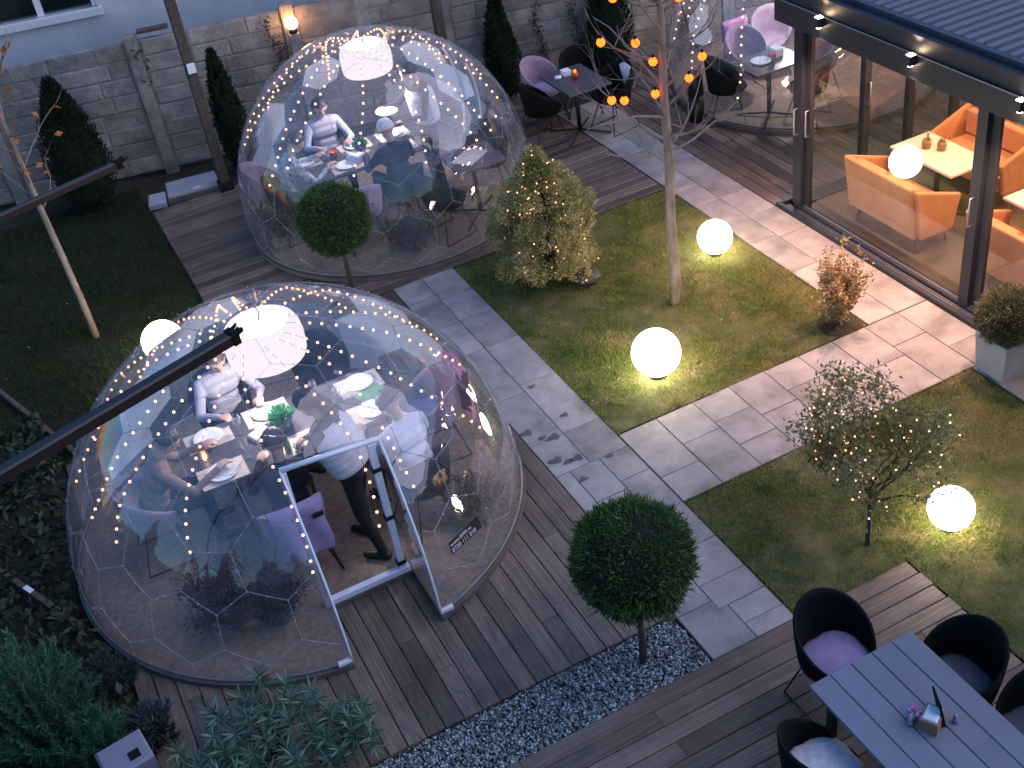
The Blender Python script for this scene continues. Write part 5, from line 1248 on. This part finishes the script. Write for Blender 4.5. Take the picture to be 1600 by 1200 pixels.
# small amber shrub at the lawn corner
t = thing('amber_shrub', 'small upright amber leaved shrub at the lawn corner by the pavilion', 'shrub', (6.50, 7.70, 0))
br = mb('bark_dark'); tips = []; ch = []
for i in range(13):
    a = i * 2.4; L = random.uniform(0.4, 0.72); limb(br, (random.gauss(0, .03), random.gauss(0, .03), -0.02), (math.cos(a) * 0.33, math.sin(a) * 0.33, 1), L, 0.007, 1, tips, lift=0.3)
br.build('stems', t)
for p, d in tips:
    n = 70; P = np.array(p) * rng.uniform(0.35, 1.02, (n, 1)) + rng.normal(0, 0.028, (n, 3)); P[:, 2] = np.abs(P[:, 2]); ch.append(leaf_arrays(P, rng.normal(0, 0.7, (n, 3)) + np.array([0, 0, 0.4]), rng.uniform(0.026, 0.045, n), rng.uniform(0.018, 0.028, n)))
link('crown', stuff_mesh(ch, 'amber_leaf', 'crown'), t)
tag(mb('soil').lathe([(0, 0.014), (0.15, 0.012), (0.23, -0.01)], c=(6.50, 7.69, 0), n=26).build('bare_soil'), kind='structure')
# planter with round heath
t = thing('planter', 'square pale grey planter at the end of the path', 'planter', (7.185, 6.25, 0))
mb('planter_grey').add([(-.16, -.16, -.01), (.16, -.16, -.01), (.16, .16, -.01), (-.16, .16, -.01), (-.185, -.185, .40), (.185, -.185, .40), (.185, .185, .40), (-.185, .185, .40), (-.16, -.16, .40), (.16, -.16, .40), (.16, .16, .40), (-.16, .16, .40), (-.16, -.16, .36), (.16, -.16, .36), (.16, .16, .36), (-.16, .16, .36)],
    [(3, 2, 1, 0), (0, 1, 5, 4), (1, 2, 6, 5), (2, 3, 7, 6), (3, 0, 4, 7), (4, 5, 9, 8), (5, 6, 10, 9), (6, 7, 11, 10), (7, 4, 8, 11), (8, 9, 13, 12), (9, 10, 14, 13), (10, 11, 15, 14), (11, 8, 12, 15), (12, 13, 14, 15)]).build('tub', t)
t = thing('round_heath', 'bushy round heath growing in the square planter', 'shrub', (7.185, 6.25, 0.36))
n = 9000; D = sphere_pts(n); D[:, 2] = D[:, 2] * 0.9 + 0.12; P = unit(D) * (0.275 * rng.uniform(0.72, 1.0, n) * (1 + 0.07 * np.sin(D[:, 0] * 9) * np.sin(D[:, 1] * 8)))[:, None]; P[:, 2] += 0.22
V, Fq = leaf_arrays(P, D + rng.normal(0, 0.5, D.shape) + np.array([0, 0, 0.2]), rng.uniform(0.025, 0.06, n), rng.uniform(0.005, 0.010, n)); cr = link('crown', np_mesh('crown', V, Fq, 'heather'), t)
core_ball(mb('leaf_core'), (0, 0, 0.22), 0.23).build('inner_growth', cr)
# oleanders, lower left
def oleander(label, x, y, n_st, h, sp):
    t = thing('oleander', label, 'shrub', (x, y, -0.05)); br = mb('bark_dark'); ch = []
    for i in range(n_st):
        a = i * 2.4 + random.uniform(-.3, .3); q = math.sqrt((i + 0.5) / n_st) * sp; tip = Vector((math.cos(a) * q, math.sin(a) * q, h * random.uniform(0.75, 1.1) - 0.25 * q)); br.tube([(0, 0, 0), tip * 0.5 + Vector((0, 0, 0.06)), tip], [0.012, 0.008, 0.005], 5)
        for lv in range(3):
            n = random.randint(9, 13); base = tip - Vector((0, 0, 0.05 * lv)); az = np.linspace(0, 2 * np.pi, n, endpoint=False) + lv; P = np.tile(np.array(base), (n, 1)); D = np.stack([np.cos(az), np.sin(az), np.full(n, 0.75 - 0.4 * lv)], -1) + rng.normal(0, 0.15, (n, 3))
            ch.append(leaf_arrays(P, D, rng.uniform(0.10, 0.16, n), rng.uniform(0.016, 0.024, n), 0.1))
    br.build('stems', t); link('foliage', stuff_mesh(ch, 'oleander_leaf', 'foliage'), t)
oleander('oleander with long blue green leaves at the bottom before the near dome', 0.02, 5.86, 26, 0.50, 0.44)
oleander('oleander with long blue green leaves at the bottom left of the gravel', 0.52, 5.62, 13, 0.38, 0.26)
oleander('oleander with long blue green leaves on the boards at the bottom edge', -0.40, 5.74, 16, 0.42, 0.30)
def feathery(label, x, y, h, r, n, mname):
    t = thing('conifer_shrub', label, 'shrub', (x, y, -0.05)); br = mb('bark_dark'); ch = []
    for i in range(n):
        a = random.uniform(0, 6.28); q = r * math.sqrt(random.random()); tip = Vector((math.cos(a) * q, math.sin(a) * q, h * (1 - 0.55 * (q / r) ** 2) * random.uniform(0.7, 1.05))); base = Vector((tip.x * 0.25, tip.y * 0.25, 0)); br.tube([base, tip], [0.006, 0.002], 4)
        m_ = 100; tt = rng.uniform(0.35, 1.0, m_); P = np.array(base) * (1 - tt[:, None]) + np.array(tip) * tt[:, None]; D = np.tile(np.array((tip - base).normalized()), (m_, 1)) * 0.9 + rng.normal(0, 0.33, (m_, 3)); ch.append(leaf_arrays(P, D, rng.uniform(0.05, 0.11, m_) * (1.2 - 0.5 * tt), 0.008))
    br.build('stems', t); link('foliage', stuff_mesh(ch, mname, 'foliage'), t)
feathery('bright green feathery conifer in the lower left corner', -1.40, 6.90, 1.15, 0.50, 170, 'juniper_leaf')
feathery('smaller bright green feathery conifer beside the grey box', -1.10, 6.55, 0.55, 0.30, 80, 'juniper_leaf')
feathery('bluish green low shrub between the edging rail and the near dome', -0.92, 7.15, 0.42, 0.26, 60, 'bluish_leaf')
feathery('bluish low shrub next to the grey lilac box', -0.66, 6.52, 0.36, 0.22, 45, 'bluish_leaf')
# leafy bed left of the near dome
n = 5200; P = np.stack([rng.uniform(-3.0, -0.80, n), rng.uniform(6.6, 11.2, n), rng.uniform(0.0, 0.30, n)], -1); keep = np.hypot(P[:, 0] - C1[0], P[:, 1] - C1[1]) > R1 + 0.08; P = P[keep]; n = len(P)
P[:, 2] *= 0.55 + 0.45 * np.sin(P[:, 0] * 6 + 2) * np.sin(P[:, 1] * 5)
V, Fq = leaf_arrays(P, rng.normal(0, 1, (n, 3)) + np.array([0, 0, 0.5]), rng.uniform(0.07, 0.14, n), rng.uniform(0.035, 0.07, n), 0.2); tag(link('ground_cover', np_mesh('ground_cover', V, Fq, 'ground_leaf')), 'dark leafy ground cover left of the near dome', 'ground cover', kind='stuff')
# climbers on the wall
def vine(label, pts):
    t = thing('climber', label, 'climber', (0, 0, 0)); sp_ = []; ch = []
    for px, py in pts:
        s, z = on_wall(px, py, -0.03); z = min(max(z, 0.02), 1.93); sp_.append(W0 + Wu * s - Wn * 0.035 + Vector((0, 0, z)))
    mb('bark_dark').tube(sp_, 0.007, 5).build('stem', t)
    for a, b in zip(sp_, sp_[1:]):
        n = max(6, int((b - a).length * 110)); tt = rng.uniform(0, 1, (n, 1)); P = np.array(a) * (1 - tt) + np.array(b) * tt + rng.normal(0, 0.05, (n, 3)) * np.array([1, 0.3, 1]); ch.append(leaf_arrays(P, rng.normal(0, 1, (n, 3)) - np.array(Wn), rng.uniform(0.03, 0.06, n), rng.uniform(0.025, 0.04, n)))
    link('leaves', stuff_mesh(ch, 'ivy_leaf', 'leaves'), t)
vine('dark climber on the wall below the orange wall lamp', [(412, 30), (420, 55), (440, 80), (432, 110), (445, 140)])
vine('thin dark climber beside a wall post left of the tall pole', [(212, 70), (222, 95), (228, 120), (236, 135)])
vine('thin dark climber on the wall right of the middle dome', [(838, 0), (834, 30), (845, 60), (858, 95)])
vine('dark climber on the wall behind the mauve chair', [(890, 5), (900, 40), (905, 80), (915, 110)])
# fallen leaves
n = 54; P = np.concatenate([np.stack([rng.uniform(3.9, 6.7, 22), rng.uniform(7.6, 11, 22), np.full(22, 0.03)], -1), np.stack([rng.uniform(4.9, 6.9, 12), rng.uniform(3.2, 6.3, 12), np.full(12, 0.03)], -1), np.stack([rng.uniform(-1.6, 1.1, 20), rng.uniform(10.4, 15, 20), np.full(20, 0.03)], -1)])
V, Fq = leaf_arrays(P, np.concatenate([rng.normal(0, 1, (n, 2)), rng.normal(0, 0.15, (n, 1))], 1), 0.03, 0.018); mat('dry_leaf', (0.25, 0.20, 0.14), (0.42, 0.36, 0.28), rough=0.8, scale=20, island=0.3)
tag(link('fallen_leaves', np_mesh('fallen_leaves', V, Fq, 'dry_leaf')), 'small dry fallen leaves scattered on the lawns', 'leaves', kind='stuff')
# hedge added out of view against horizon glow; conifers inferred from the dome reflections
hg = thing('hedge', 'dark evergreen hedge added out of view to block horizon glow and fill dome reflections', 'hedge', (0, 0, 0))
ch = []
for (x0, x1, y0, y1, h) in ((-6.0, 9.0, -2.9, -2.1, 2.8), (-5.6, -4.9, -1.9, 13.5, 1.9), (9.3, 10.1, -2.0, 2.4, 3.2), (15.0, 15.8, 2.6, 17.0, 5.0)):
    n = 9000; P = np.stack([rng.uniform(x0, x1, n), rng.uniform(y0, y1, n), rng.uniform(0, h, n)], -1); P[:, 2] *= 0.8 + 0.2 * np.sin(P[:, 0] * 1.7 + P[:, 1] * 1.3)
    ch.append(leaf_arrays(P, rng.normal(0, 1, (n, 3)) + np.array([0, 0, 0.4]), rng.uniform(0.2, 0.4, n), rng.uniform(0.08, 0.16, n)))
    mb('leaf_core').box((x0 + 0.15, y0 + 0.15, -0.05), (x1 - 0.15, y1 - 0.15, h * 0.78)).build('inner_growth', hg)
link('foliage', stuff_mesh(ch, 'thuja_dark', 'foliage'), hg)
cypress('tallest pointed conifer in the row left of the picture', -3.5, 3.6, 3.5, 0.75, 6000)
for cx_, cy_, hh_, rr_, lb in ((-4.1, 5.3, 2.6, 0.6, 'broad'), (-2.4, 2.2, 3.0, 0.7, 'mid height'), (-4.3, 7.2, 3.1, 0.6, 'narrow'), (-1.0, 0.6, 3.3, 0.8, 'bushy'), (-4.6, 9.4, 2.4, 0.7, 'low')):
    cypress(lb + ' pointed conifer in the row left of the picture', cx_, cy_, hh_, rr_, 5000)
